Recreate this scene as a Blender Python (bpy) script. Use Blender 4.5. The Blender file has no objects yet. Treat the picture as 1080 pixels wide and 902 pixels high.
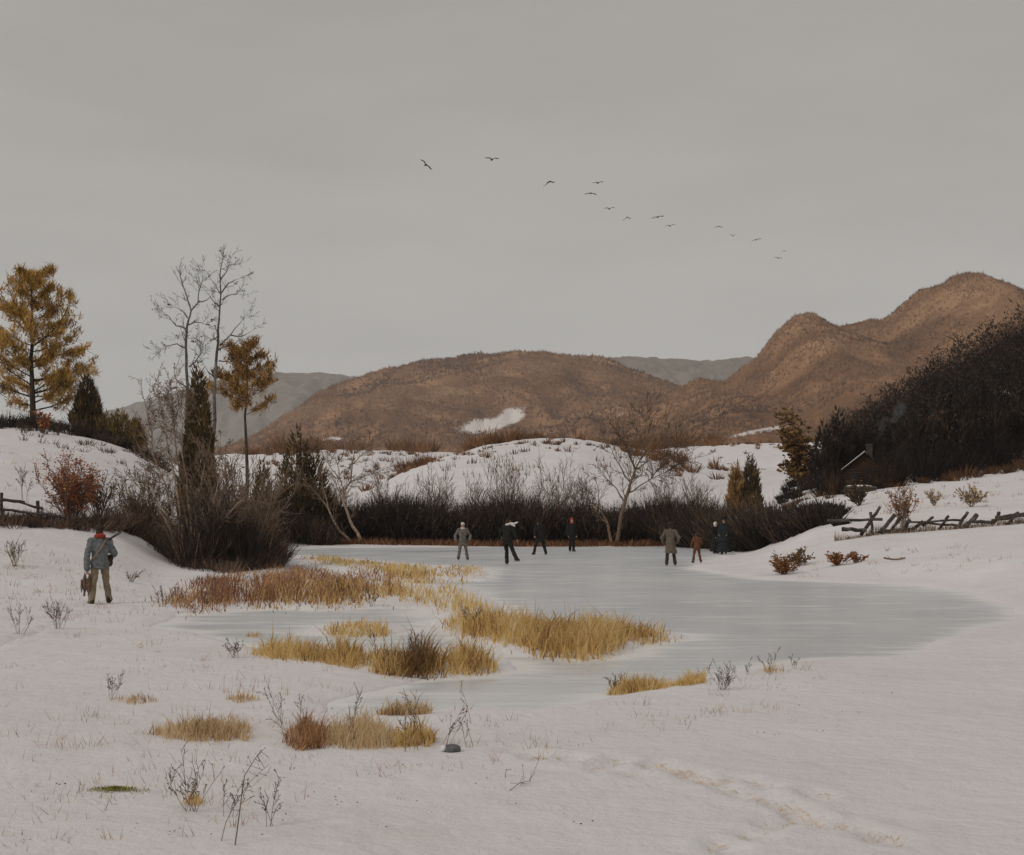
import bpy, math, random
import numpy as np
from math import radians as R

S = bpy.context.scene
C = S.collection

# ------------------------------------------------------------------ camera, sky, sun, exposure
F, HOR, CX, EYE = 1500.0, 548.0, 540.0, 1.95      # lens in photo pixels, horizon row, centre column, eye height
cam_d = bpy.data.cameras.new('camera'); cam = bpy.data.objects.new('camera', cam_d); C.objects.link(cam)
cam.location = (0, 0, EYE); cam.rotation_euler = (R(90), 0, 0)
cam_d.sensor_width = 36; cam_d.lens = 36 * F / 1080; cam_d.shift_y = (HOR - 451) / 1080
cam_d.clip_start = 0.1; cam_d.clip_end = 20000
S.camera = cam

SUN_EL, SUN_ROT = 38, -125        # high thin light from behind the left shoulder
w = bpy.data.worlds.new('World'); S.world = w; w.use_nodes = True
nt = w.node_tree; nt.nodes.clear()
def N(tree, t, **kw):
    n = tree.nodes.new(t)
    for k, v in kw.items(): setattr(n, k, v)
    return n
sky = N(nt, 'ShaderNodeTexSky', sky_type='NISHITA', sun_disc=False)
sky.sun_elevation = R(SUN_EL); sky.sun_rotation = R(SUN_ROT)
hs = N(nt, 'ShaderNodeHueSaturation'); hs.inputs['Saturation'].default_value = 0.12
nt.links.new(sky.outputs[0], hs.inputs['Color'])
tc = N(nt, 'ShaderNodeTexCoord'); sep = N(nt, 'ShaderNodeSeparateXYZ'); nt.links.new(tc.outputs['Generated'], sep.inputs[0])
rp = N(nt, 'ShaderNodeValToRGB'); nt.links.new(sep.outputs['Z'], rp.inputs[0])
e = rp.color_ramp.elements
e[0].position = 0.0; e[0].color = (6.6, 6.55, 6.4, 1)
e[1].position = 0.38; e[1].color = (5.25, 4.93, 4.58, 1)
x = e.new(0.14); x.color = (6.3, 6.1, 5.78, 1)
x = e.new(1.0); x.color = (6.3, 6.1, 5.9, 1)
mp = N(nt, 'ShaderNodeMapping'); mp.inputs['Scale'].default_value = (2.2, 2.2, 9); nt.links.new(tc.outputs['Generated'], mp.inputs[0])
nz = N(nt, 'ShaderNodeTexNoise'); nz.inputs['Scale'].default_value = 2.2; nz.inputs['Detail'].default_value = 6
nt.links.new(mp.outputs[0], nz.inputs['Vector'])
mr = N(nt, 'ShaderNodeMapRange'); mr.inputs['From Min'].default_value = .3; mr.inputs['From Max'].default_value = .7
mr.inputs['To Min'].default_value = .945; mr.inputs['To Max'].default_value = 1.045; nt.links.new(nz.outputs[0], mr.inputs[0])
vm = N(nt, 'ShaderNodeVectorMath', operation='SCALE'); nt.links.new(rp.outputs[0], vm.inputs[0]); nt.links.new(mr.outputs[0], vm.inputs['Scale'])
mx = N(nt, 'ShaderNodeMixRGB'); mx.inputs[0].default_value = 0.88
nt.links.new(hs.outputs[0], mx.inputs[1]); nt.links.new(vm.outputs[0], mx.inputs[2])
bg = N(nt, 'ShaderNodeBackground'); bg.inputs['Strength'].default_value = 0.1
wo = N(nt, 'ShaderNodeOutputWorld'); nt.links.new(mx.outputs[0], bg.inputs[0]); nt.links.new(bg.outputs[0], wo.inputs[0])

sl = bpy.data.lights.new('sun', 'SUN'); sl.energy = 1.35; sl.angle = R(10); sl.color = (1, .95, .88)
so = bpy.data.objects.new('sun', sl); C.objects.link(so)
so.rotation_euler = (R(90 - SUN_EL), 0, R(-55))
vs = S.view_settings; vs.view_transform = 'Standard'; vs.look = 'None'; vs.gamma = 1; vs.use_curve_mapping = False
vs.exposure = -0.50
S.render.engine = 'CYCLES'
S.cycles.use_denoising = True
S.cycles.max_bounces = 6; S.cycles.diffuse_bounces = 3; S.cycles.glossy_bounces = 3; S.cycles.transmission_bounces = 3
S.cycles.volume_bounces = 1; S.cycles.transparent_max_bounces = 8
S.cycles.sample_clamp_indirect = 4

# ------------------------------------------------------------------ helpers
def lin(c):
    c = c / 255.0
    return c / 12.92 if c <= .04045 else ((c + .055) / 1.055) ** 2.4
def rgb(r, g, b, k=1.0): return tuple(min(.9, lin(v) * k) for v in (r, g, b))

class MB:
    """collects triangles with a per-vertex 'tone' value; builds ONE mesh"""
    def __init__(s): s.v, s.f, s.t, s.n = [], [], [], 0
    def add(s, v, f, t):
        v = np.asarray(v, float).reshape(-1, 3); f = np.asarray(f, int).reshape(-1, 3)
        t = np.broadcast_to(np.asarray(t, float), (len(v),)) if np.ndim(t) < 1 or len(np.atleast_1d(t)) == 1 else np.asarray(t, float)
        s.v.append(v); s.f.append(f + s.n); s.t.append(t); s.n += len(v)
        return s
    def mesh(s, name, mat, smooth=False):
        me = bpy.data.meshes.new(name)
        if s.n:
            v = np.concatenate(s.v); f = np.concatenate(s.f); t = np.concatenate(s.t)
            me.vertices.add(len(v)); me.vertices.foreach_set('co', v.ravel())
            me.loops.add(len(f) * 3); me.loops.foreach_set('vertex_index', f.ravel().astype(np.int32))
            me.polygons.add(len(f)); me.polygons.foreach_set('loop_start', np.arange(0, len(f) * 3, 3, dtype=np.int32))
            me.polygons.foreach_set('loop_total', np.full(len(f), 3, dtype=np.int32))
            a = me.attributes.new('tone', 'FLOAT', 'POINT'); a.data.foreach_set('value', t.astype(np.float32))
            me.update(calc_edges=True)
            me.polygons.foreach_set('use_smooth', np.full(len(f), smooth, dtype=bool))
        if mat: me.materials.append(mat)
        return me
    def build(s, name, mat, parent=None, smooth=False, loc=(0, 0, 0)):
        o = bpy.data.objects.new(name, s.mesh(name, mat, smooth)); C.objects.link(o); o.location = loc
        if parent: o.parent = parent
        return o

def tag(o, label=None, cat=None, group=None, kind=None):
    for k, v in (('label', label), ('category', cat), ('group', group), ('kind', kind)):
        if v: o[k] = v
    return o
def thing(name, label, cat, loc=(0, 0, 0), rz=0, group=None, scale=1):
    o = bpy.data.objects.new(name, None); C.objects.link(o); o.location = loc; o.rotation_euler = (0, 0, rz)
    o.scale = (scale,) * 3; o.empty_display_size = .2
    return tag(o, label, cat, group)
def copy_tree(o, parent=None):
    c = o.copy(); C.objects.link(c)
    if parent: c.parent = parent
    for ch in list(o.children): copy_tree(ch, c)
    return c

# ---- value noise
def vnoise(x, y, seed=0):
    x = np.asarray(x, float); y = np.asarray(y, float)
    xi = np.floor(x).astype(np.int64); yi = np.floor(y).astype(np.int64); fx = x - xi; fy = y - yi
    fx = fx * fx * (3 - 2 * fx); fy = fy * fy * (3 - 2 * fy)
    def h(a, b):
        n = (a * 374761393 + b * 668265263 + seed * 1442695041) & 0x7fffffff
        n = ((n ^ (n >> 13)) * 1274126177) & 0x7fffffff
        return ((n ^ (n >> 16)) & 0xffff) / 65535.0
    return (h(xi, yi) * (1 - fx) + h(xi + 1, yi) * fx) * (1 - fy) + (h(xi, yi + 1) * (1 - fx) + h(xi + 1, yi + 1) * fx) * fy
def fbm(x, y, seed=0, o=4):
    s = 0; a = .5
    for i in range(o):
        s = s + a * (vnoise(x * 2 ** i, y * 2 ** i, seed + i) - .5); a *= .5
    return s

# ---- materials
def mat_ramp(name, cols, rough=.9, translucent=0.0, spots=None, noise_scale=None, bump=0.0):
    """cols: list of (pos, rgb) read by the mesh's own per-leaf 'tone'"""
    m = bpy.data.materials.new(name); m.use_nodes = True; t = m.node_tree; t.nodes.clear()
    out = N(t, 'ShaderNodeOutputMaterial'); p = N(t, 'ShaderNodeBsdfPrincipled')
    p.inputs['Roughness'].default_value = rough; p.inputs['Specular IOR Level'].default_value = .15
    a = N(t, 'ShaderNodeAttribute', attribute_name='tone')
    r = N(t, 'ShaderNodeValToRGB'); el = r.color_ramp.elements
    el[0].position, el[0].color = cols[0][0], (*cols[0][1], 1); el[1].position, el[1].color = cols[-1][0], (*cols[-1][1], 1)
    for pos, c in cols[1:-1]:
        q = el.new(pos); q.color = (*c, 1)
    src = a.outputs['Fac']
    if noise_scale:
        tcx = N(t, 'ShaderNodeTexCoord'); nn = N(t, 'ShaderNodeTexNoise'); nn.inputs['Scale'].default_value = noise_scale; nn.inputs['Detail'].default_value = 5
        t.links.new(tcx.outputs['Object'], nn.inputs['Vector'])
        ad = N(t, 'ShaderNodeMath', operation='MULTIPLY_ADD'); ad.inputs[1].default_value = 1.0; ad.inputs[2].default_value = -.5
        t.links.new(nn.outputs[0], ad.inputs[0]); ad2 = N(t, 'ShaderNodeMath', operation='ADD'); t.links.new(ad.outputs[0], ad2.inputs[0]); t.links.new(src, ad2.inputs[1]); src = ad2.outputs[0]
        if bump:
            b = N(t, 'ShaderNodeBump'); b.inputs['Strength'].default_value = bump; b.inputs['Distance'].default_value = .05
            t.links.new(nn.outputs[0], b.inputs['Height']); t.links.new(b.outputs[0], p.inputs['Normal'])
    t.links.new(src, r.inputs[0]); t.links.new(r.outputs[0], p.inputs['Base Color'])
    if translucent:
        tr = N(t, 'ShaderNodeBsdfTranslucent'); t.links.new(r.outputs[0], tr.inputs[0])
        ms = N(t, 'ShaderNodeMixShader'); ms.inputs[0].default_value = translucent
        t.links.new(p.outputs[0], ms.inputs[1]); t.links.new(tr.outputs[0], ms.inputs[2]); t.links.new(ms.outputs[0], out.inputs[0])
    else: t.links.new(p.outputs[0], out.inputs[0])
    return m
def mat_cloth(name, col, col2=None, scale=30, rough=.9, bump=.3, detail=4):
    m = bpy.data.materials.new(name); m.use_nodes = True; t = m.node_tree
    p = t.nodes['Principled BSDF']; p.inputs['Roughness'].default_value = rough; p.inputs['Specular IOR Level'].default_value = .2
    tcx = N(t, 'ShaderNodeTexCoord'); nn = N(t, 'ShaderNodeTexNoise'); nn.inputs['Scale'].default_value = scale; nn.inputs['Detail'].default_value = detail
    t.links.new(tcx.outputs['Object'], nn.inputs['Vector'])
    r = N(t, 'ShaderNodeValToRGB'); el = r.color_ramp.elements
    el[0].position = .32; el[0].color = (*col, 1); el[1].position = .68; el[1].color = (*(col2 or tuple(c * 1.35 for c in col)), 1)
    t.links.new(nn.outputs[0], r.inputs[0]); t.links.new(r.outputs[0], p.inputs['Base Color'])
    b = N(t, 'ShaderNodeBump'); b.inputs['Strength'].default_value = bump; b.inputs['Distance'].default_value = .02
    t.links.new(nn.outputs[0], b.inputs['Height']); t.links.new(b.outputs[0], p.inputs['Normal'])
    return m

M = {}
M['bark_grey'] = mat_ramp('grey_bark', [(0, (0.075, 0.063, 0.054)), (.5, (0.165, 0.143, 0.128)), (1, (0.39, 0.36, 0.33))], noise_scale=6, bump=.4)
M['bark_tan'] = mat_ramp('tan_bark', [(0, (0.102, 0.0714, 0.051)), (.5, (0.255, 0.178, 0.128)), (1, (0.51, 0.408, 0.323))], noise_scale=5, bump=.3)
M['bark_brown'] = mat_ramp('brown_bark', [(0, (0.0625, 0.0425, 0.03)), (.5, (0.15, 0.1, 0.07)), (1, (0.3, 0.219, 0.163))], noise_scale=5, bump=.3)
M['bark_dark'] = mat_ramp('dark_bark', [(0, (0.0352, 0.0288, 0.024)), (.5, (0.072, 0.0544, 0.0432)), (1, (0.144, 0.112, 0.088))], noise_scale=5, bump=.3)
M['birch'] = mat_ramp('birch_bark', [(0, (0.0346, 0.0294, 0.0259)), (.45, (0.0864, 0.0778, 0.0734)), (1, (0.259, 0.242, 0.233))], noise_scale=4, bump=.2)
M['pine'] = mat_ramp('pine_needles', [(0, (0.2, 0.133, 0.0427)), (.45, (0.454, 0.281, 0.08)), (.8, (0.721, 0.44, 0.133)), (1, (0.85, 0.615, 0.242))], translucent=.25)
M['pine_dark'] = mat_ramp('brown_pine_needles', [(0, (0.13, 0.0889, 0.0407)), (.5, (0.351, 0.203, 0.0741)), (1, (0.741, 0.445, 0.166))], translucent=.2)
M['cedar'] = mat_ramp('cedar_scales', [(0, (0.0479, 0.0391, 0.0239)), (.5, (0.109, 0.0783, 0.0391)), (.85, (0.217, 0.141, 0.0609)), (1, (0.37, 0.217, 0.087))], translucent=.15)
M['cedar_gold'] = mat_ramp('golden_cedar_scales', [(0, (0.0714, 0.0571, 0.0262)), (.5, (0.203, 0.143, 0.0476)), (1, (0.452, 0.297, 0.0952))], translucent=.15)
M['oak'] = mat_ramp('dead_oak_leaves', [(0, (0.169, 0.0562, 0.03)), (.5, (0.375, 0.14, 0.0656)), (.85, (0.562, 0.244, 0.112)), (1, (0.675, 0.394, 0.188))], translucent=.3)
M['orange'] = mat_ramp('rust_leaves', [(0, (0.14, 0.049, 0.0196)), (.5, (0.35, 0.126, 0.042)), (1, (0.588, 0.308, 0.126))], translucent=.3)
M['brown_leaf'] = mat_ramp('brown_leaves', [(0, (0.075, 0.045, 0.021)), (.5, (0.18, 0.0975, 0.0375)), (1, (0.33, 0.195, 0.075))], translucent=.25)
M['gold'] = mat_ramp('gold_sedge', [(0, (.20, .115, .055)), (.2, (.44, .27, .115)), (.5, (.78, .55, .225)), (.8, (.84, .66, .33)), (1, (.85, .75, .52))], translucent=.5)
M['straw'] = mat_ramp('straw_grass', [(0, (.20, .135, .085)), (.2, (.42, .285, .165)), (.55, (.74, .55, .31)), (1, (.84, .73, .53))], translucent=.5)
M['rust_grass'] = mat_ramp('russet_grass', [(0, (.14, .07, .045)), (.35, (.33, .16, .092)), (.65, (.54, .32, .16)), (1, (.76, .55, .28))], translucent=.4)
M['weed'] = mat_ramp('dry_weed_stems', [(0, (0.0488, 0.039, 0.0325)), (.5, (0.195, 0.139, 0.0975)), (1, (0.536, 0.39, 0.244))])
M['weed_grey'] = mat_ramp('grey_weed_stems', [(0, (0.06, 0.0504, 0.048)), (.5, (0.204, 0.168, 0.15)), (1, (0.456, 0.384, 0.336))])
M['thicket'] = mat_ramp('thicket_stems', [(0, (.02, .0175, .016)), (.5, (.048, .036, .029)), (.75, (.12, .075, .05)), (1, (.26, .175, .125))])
M['wood_mass'] = mat_ramp('dark_wood', [(0, (0.0144, 0.0128, 0.012)), (.5, (0.0344, 0.0264, 0.0216)), (.85, (0.068, 0.044, 0.0304)), (1, (0.12, 0.072, 0.044))])
M['hill_trees'] = mat_ramp('bare_woods_brown', [(0, (.06, .03, .016)), (.4, (.20, .10, .05)), (.8, (.37, .21, .112)), (1, (.50, .33, .205))])
M['hedge'] = mat_ramp('hedge_brush', [(0, (0.081, 0.0446, 0.0243)), (.5, (0.216, 0.108, 0.0513)), (1, (0.405, 0.23, 0.115))])
M['rail'] = mat_ramp('weathered_rail', [(0, (0.0325, 0.0273, 0.0234)), (.5, (0.078, 0.065, 0.0559)), (1, (0.182, 0.156, 0.137))], noise_scale=9, bump=.5)
M['feather'] = mat_ramp('black_feathers', [(0, (.012, .012, .012)), (1, (.035, .033, .03))])
M['moss'] = mat_ramp('moss', [(0, (.10, .09, .02)), (.5, (.28, .26, .05)), (1, (.45, .40, .12))])

# ---- primitive geometry
def unit(v): v = np.asarray(v, float); return v / np.maximum(np.linalg.norm(v, axis=-1, keepdims=True), 1e-9)
def frames(d):
    ref = np.where(np.abs(d[:, 2:3]) < .9, np.array([[0, 0, 1.]]), np.array([[1., 0, 0]]))
    u = unit(np.cross(d, ref)); return u, np.cross(d, u)
def tubes(mb, segs, k=4, tone=None):
    """segs: (p0, p1, r0, r1, tone)"""
    if not len(segs): return mb
    p0 = np.array([s[0] for s in segs], float); p1 = np.array([s[1] for s in segs], float)
    r0 = np.array([s[2] for s in segs]); r1 = np.array([s[3] for s in segs]); tn = np.array([s[4] for s in segs])
    d = unit(p1 - p0); u, v = frames(d); n = len(segs)
    an = np.arange(k) * 2 * math.pi / k
    ring = np.cos(an)[None, :, None] * u[:, None] + np.sin(an)[None, :, None] * v[:, None]
    A = p0[:, None] + ring * r0[:, None, None]; B = p1[:, None] + ring * r1[:, None, None]
    V = np.concatenate([A, B, p1[:, None]], 1)                 # 2k+1 verts per segment (tip cap)
    f = []
    for i in range(k):
        j = (i + 1) % k; f += [(i, j, k + j), (i, k + j, k + i), (k + i, k + j, 2 * k)]
    f = np.array(f)[None] + (np.arange(n) * (2 * k + 1))[:, None, None]
    return mb.add(V.reshape(-1, 3), f.reshape(-1, 3), np.repeat(tn, 2 * k + 1))
def blades(mb, base, tip, wid, tone, rng, bend=None):
    base = np.asarray(base, float); tip = np.asarray(tip, float); n = len(base)
    if n == 0: return mb
    a = rng.uniform(0, math.pi, n); side = np.stack([np.cos(a), np.sin(a), np.zeros(n)], 1) * (np.broadcast_to(wid, (n,)) * .5)[:, None]
    if bend is None:
        V = np.stack([base - side, base + side, tip], 1); f = np.array([[0, 1, 2]]); m = 3
    else:
        mid = base * .45 + tip * .55 + bend
        V = np.stack([base - side, base + side, mid - side * .8, mid + side * .8, tip], 1); f = np.array([[0, 1, 3], [0, 3, 2], [2, 3, 4]]); m = 5
    ff = f[None] + (np.arange(n) * m)[:, None, None]
    return mb.add(V.reshape(-1, 3), ff.reshape(-1, 3), np.repeat(np.broadcast_to(tone, (n,)), m))
def leaves(mb, pts, size, tone, rng, flat=1.0):
    n = len(pts)
    if n == 0: return mb
    d = unit(rng.normal(size=(n, 3))); u, v = frames(d); s = np.broadcast_to(size, (n,))[:, None]
    V = np.stack([pts - u * s * .5, pts + v * s * .32, pts + u * s * .5, pts - v * s * .32], 1)
    f = np.array([[0, 1, 2], [0, 2, 3]])[None] + (np.arange(n) * 4)[:, None, None]
    return mb.add(V.reshape(-1, 3), f.reshape(-1, 3), np.repeat(np.broadcast_to(tone, (n,)), 4))
def box(mb, c, s, tone=.5, rz=0, jit=0, rng=None):
    v = np.array([(a, b, d) for a in (-.5, .5) for b in (-.5, .5) for d in (-.5, .5)]) * np.array(s)
    if jit and rng is not None: v = v + rng.normal(size=v.shape) * jit
    cz, sz = math.cos(rz), math.sin(rz); v = v @ np.array([[cz, sz, 0], [-sz, cz, 0], [0, 0, 1]]) + np.array(c)
    f = [(0, 1, 3), (0, 3, 2), (4, 6, 7), (4, 7, 5), (0, 4, 5), (0, 5, 1), (2, 3, 7), (2, 7, 6), (0, 2, 6), (0, 6, 4), (1, 5, 7), (1, 7, 3)]
    return mb.add(v, f, tone)
def capsule(mb, p0, p1, r0, r1, k=14, sx=1, sy=1, tone=.5):
    """tapered rod with round ends, as one closed surface"""
    p0 = np.array(p0, float); p1 = np.array(p1, float); d = p1 - p0; L = np.linalg.norm(d)
    d = d / L if L > 1e-6 else np.array([0, 0, 1.]); u, v = frames(d[None]); u, v = u[0], v[0]
    rings = []
    for i in range(5):
        a = -math.pi / 2 + (i + .25) / 5.25 * math.pi / 2; rings.append((p0 + d * r0 * math.sin(a), r0 * math.cos(a)))
    rings.append((p0, r0)); rings.append((p1, r1))
    for i in range(5):
        a = (i + 1) / 5.25 * math.pi / 2; rings.append((p1 + d * r1 * math.sin(a), r1 * math.cos(a)))
    an = np.arange(k) * 2 * math.pi / k; V = [p0 - d * r0]
    for c, r in rings:
        for q in an: V.append(c + (u * math.cos(q) + v * math.sin(q)) * r)
    V.append(p1 + d * r1); V = np.array(V); f = []; n = len(rings)
    for i in range(k): f.append((0, 1 + (i + 1) % k, 1 + i))
    for j in range(n - 1):
        for i in range(k):
            a = 1 + j * k + i; b = 1 + j * k + (i + 1) % k; f += [(a, b, b + k), (a, b + k, a + k)]
    l = 1 + (n - 1) * k
    for i in range(k): f.append((l + i, l + (i + 1) % k, len(V) - 1))
    return mb.add(V, f, tone)
def ellipsoid(mb, c, r, tone=.5, k=16, rot=None):
    V = [(0, 0, -1)]; f = []; n = 9
    for j in range(1, n):
        a = -math.pi / 2 + j * math.pi / n
        for i in range(k): V.append((math.cos(a) * math.cos(2 * math.pi * i / k), math.cos(a) * math.sin(2 * math.pi * i / k), math.sin(a)))
    V.append((0, 0, 1)); V = np.array(V) * np.array(r)
    if rot is not None: V = V @ np.array(rot).T
    V = V + np.array(c)
    for i in range(k): f.append((0, 1 + (i + 1) % k, 1 + i))
    for j in range(n - 2):
        for i in range(k):
            a = 1 + j * k + i; b = 1 + j * k + (i + 1) % k; f += [(a, b, b + k), (a, b + k, a + k)]
    l = 1 + (n - 2) * k
    for i in range(k): f.append((l + i, l + (i + 1) % k, len(V) - 1))
    return mb.add(V, f, tone)
def loft(mb, rings, k=18, tone=.5):
    """rings: (cx, cy, z, rx, ry), closed at both ends"""
    V = []; f = []
    for cx, cy, z, rx, ry in rings:
        for i in range(k): V.append((cx + rx * math.cos(2 * math.pi * i / k), cy + ry * math.sin(2 * math.pi * i / k), z))
    n = len(rings); V.append((rings[0][0], rings[0][1], rings[0][2])); V.append((rings[-1][0], rings[-1][1], rings[-1][2]))
    for j in range(n - 1):
        for i in range(k):
            a = j * k + i; b = j * k + (i + 1) % k; f += [(a, b, b + k), (a, b + k, a + k)]
    for i in range(k):
        f.append((len(V) - 2, (i + 1) % k, i)); f.append((len(V) - 1, (n - 1) * k + i, (n - 1) * k + (i + 1) % k))
    return mb.add(V, f, tone)
def fused(mb, name, mat, voxel, parent=None, smooth_it=3, fold=0, fs=.10):
    """one continuous surface out of overlapping closed shapes"""
    me = mb.mesh(name + '_src', mat, True); o = bpy.data.objects.new(name + '_src', me); C.objects.link(o)
    r = o.modifiers.new('r', 'REMESH'); r.mode = 'VOXEL'; r.voxel_size = voxel; r.use_smooth_shade = True
    if smooth_it:
        s = o.modifiers.new('s', 'SMOOTH'); s.iterations = smooth_it; s.factor = .5
    if fold:                                     # soft creases in cloth
        tx = bpy.data.textures.get('folds') or bpy.data.textures.new('folds', 'CLOUDS'); tx.noise_scale = .11; tx.noise_depth = 3
        dm = o.modifiers.new('d', 'DISPLACE'); dm.texture = tx; dm.strength = fold; dm.mid_level = .5; dm.texture_coords = 'LOCAL'
    dg = bpy.context.evaluated_depsgraph_get(); dg.update()
    new = bpy.data.meshes.new_from_object(o.evaluated_get(dg), preserve_all_data_layers=False, depsgraph=dg)
    bpy.data.objects.remove(o); bpy.data.meshes.remove(me)
    new.name = name; new.materials.clear(); new.materials.append(mat)
    q = bpy.data.objects.new(name, new); C.objects.link(q)
    if parent: q.parent = parent
    return q

# ------------------------------------------------------------------ terrain
def Zp(py, d): return EYE + (HOR - py) / F * d
TAB = [
 (2, [(0, .10)]), (8, [(0, .10)]), (20, [(-400, .2), (0, .10), (1000, .1), (1400, .2)]),
 (32, [(-400, .6), (0, .18), (150, .05), (300, .05), (1000, .1), (1100, .3), (1400, .8)]),
 (50, [(-400, 2.5), (0, 1.55), (60, 1.35), (100, 1.15), (140, .7), (170, .15), (300, .05), (800, .05), (880, .3), (940, .55), (1000, .85), (1080, 1.1), (1400, 2)]),
 (60, [(-400, 3.6), (0, 2.6), (100, 2.1), (150, 1.2), (200, .3), (300, .05), (740, .05), (800, .35), (880, 1.25), (940, 1.4), (1000, 1.5), (1080, 1.7), (1400, 2.6)]),
 (80, [(-400, 6), (0, 5.2), (100, 4.3), (150, 3.2), (200, 1.6), (260, .4), (300, .1), (720, .1), (780, .5), (850, 1.7), (900, 2.6), (1000, 3.2), (1080, 3.6), (1400, 5)]),
 (101, [(-400, 9), (0, 8), (100, 7), (150, 6), (200, 3.5), (260, 1.5), (300, .5), (340, .1), (700, .1), (780, .8), (850, 2.9), (900, 3.8), (950, 4.2), (1080, 4.9), (1400, 7)]),
 (120, [(-400, 11.5), (0, 10), (50, 9.9), (100, 8.9), (150, 7.6), (200, 5.0), (260, 3), (330, 1.2), (400, .8), (700, .8), (780, 1.7), (850, 3.9), (900, 4.7), (950, 5.1), (1080, 6.2), (1400, 9)]),
 (136, [(-400, 12), (0, 10), (100, 9), (150, 7.6), (200, 5.3), (260, 4), (330, 2.2), (400, 1.8), (440, 3), (520, 3.5), (620, 3.5), (690, 2.6), (740, 2.6), (800, 3), (850, 4.9), (900, 6), (950, 6.8), (1080, 8.8), (1400, 14)]),
 (170, [(-400, 12), (0, 10), (100, 8.5), (150, 7), (200, 5.6), (260, 5), (330, 4), (380, 4), (410, 6), (440, 7.6), (520, 9.2), (620, 9.2), (690, 7.5), (740, 6.5), (800, 6.2), (850, 7), (900, 9.5), (960, 12.5), (1080, 18), (1400, 30)]),
 (230, [(-400, 12), (0, 10), (150, 7), (200, 7), (260, 6), (330, 6), (380, 6), (410, 8), (440, 10.2), (480, 12.7), (520, 14.7), (560, 15.6), (620, 15.4), (650, 14.2), (690, 12.4), (740, 10.2), (800, 9), (850, 9.5), (900, 13.4), (960, 18), (1000, 23.5), (1040, 26.5), (1080, 29.8), (1200, 38), (1400, 50)]),
 (290, [(-400, 12), (0, 9), (300, 8), (400, 9), (560, 12), (740, 11), (850, 13), (900, 17), (1080, 30), (1400, 50)]),
 (400, [(-400, 18), (150, 18), (270, 21.1), (330, 21.7), (400, 21.9), (460, 20.9), (560, 19.5), (650, 20.5), (700, 22.2), (740, 23.3), (830, 23.9), (900, 25), (1080, 30), (1400, 45)]),
 (600, [(0, 22)]), (1200, [(0, 16)]), (9000, [(0, 0)])]
TA = np.arange(-700, 1801, 10.0); TL = np.linspace(math.log(2), math.log(9000), 420)
_rows = np.array([np.interp(TA, [p[0] for p in r[1]], [p[1] for p in r[1]]) for r in TAB])
_ld = np.array([math.log(r[0]) for r in TAB])
T = np.stack([np.interp(TL, _ld, _rows[:, j]) for j in range(len(TA))], 1)
def blur(a, axis, it):
    for _ in range(it):
        p = np.concatenate([np.take(a, [0], axis), a, np.take(a, [-1], axis)], axis)
        n = a.shape[axis]; sl = lambda s: np.take(p, np.arange(s, s + n), axis)
        a = .25 * sl(0) + .5 * sl(1) + .25 * sl(2)
    return a
T = blur(blur(T, 0, 5), 1, 5)
def flatpt(px, py): d = F * EYE / (py - HOR); return ((px - CX) / F * d, d)
POND = [(235, 602), (300, 578), (560, 576.6), (775, 577), (770, 585), (730, 600), (800, 611), (880, 614), (945, 616), (1025, 625), (1064, 639), (1072, 652),
        (1025, 667), (985, 681), (960, 692), (875, 695), (800, 704), (740, 717), (640, 737), (570, 750), (500, 748), (430, 756), (345, 754), (350, 740),
        (420, 724), (440, 718), (380, 708), (300, 692), (220, 672), (165, 662), (190, 648), (270, 642), (250, 620), (225, 610)]
BEDS = {  # where tussocks stand: islands of snow and roots in the ice
 'long': [(165, 634), (235, 617), (300, 613), (420, 616), (480, 620), (515, 640), (525, 650), (470, 650), (450, 638), (400, 640), (330, 643), (250, 638), (190, 646)],
 'upper': [(305, 586), (380, 592), (430, 597), (508, 599), (500, 612), (420, 614), (360, 600), (320, 593)],
 'big': [(468, 655), (500, 652), (560, 660), (640, 664), (700, 669), (712, 674), (662, 677), (655, 688), (625, 694), (560, 690), (545, 682), (482, 668)],
 'mid': [(245, 692), (290, 686), (360, 690), (420, 694), (470, 692), (520, 700), (528, 707), (460, 713), (400, 716), (375, 704), (300, 698)],
 'small': [(345, 662), (375, 660), (412, 664), (405, 669), (350, 668)]}
def sdist(x, y, poly):
    """signed distance to a polygon, positive outside"""
    x = np.asarray(x, float); y = np.asarray(y, float); d2 = np.full(x.shape, 1e18); ins = np.zeros(x.shape, bool); n = len(poly)
    for i in range(n):
        ax, ay = poly[i]; bx, by = poly[(i + 1) % n]; ex, ey = bx - ax, by - ay
        t = np.clip(((x - ax) * ex + (y - ay) * ey) / (ex * ex + ey * ey), 0, 1)
        d2 = np.minimum(d2, (x - ax - t * ex) ** 2 + (y - ay - t * ey) ** 2)
        c = ((ay > y) != (by > y)) & (x < (bx - ax) * (y - ay) / (by - ay + 1e-12) + ax); ins ^= c
    return np.sqrt(d2) * np.where(ins, -1, 1)
PW = [flatpt(*p) for p in POND]; BW = {k: [flatpt(*p) for p in v] for k, v in BEDS.items()}
TRACK = []
_r = np.random.default_rng(5)
for (x0, y0, x1, y1, n) in ((545, 792, 800, 822, 13), (700, 806, 938, 884, 13), (860, 838, 760, 885, 5)):
    for i in range(n):
        t = i / (n - 1); px, py = x0 + (x1 - x0) * t + _r.normal() * 5, y0 + (y1 - y0) * t + _r.normal() * 3
        d = F * (EYE - .1) / (py - HOR); TRACK.append(((px - CX) / F * d, d))
for i in range(26):                                         # the hunter's own steps across the snow
    t = i / 25; px = -40 + 140 * t; py = 690 - 50 * t + (4 if i % 2 else 0); d = F * (EYE - .12) / (py - HOR); TRACK.append(((px - CX) / F * d, d))
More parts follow.
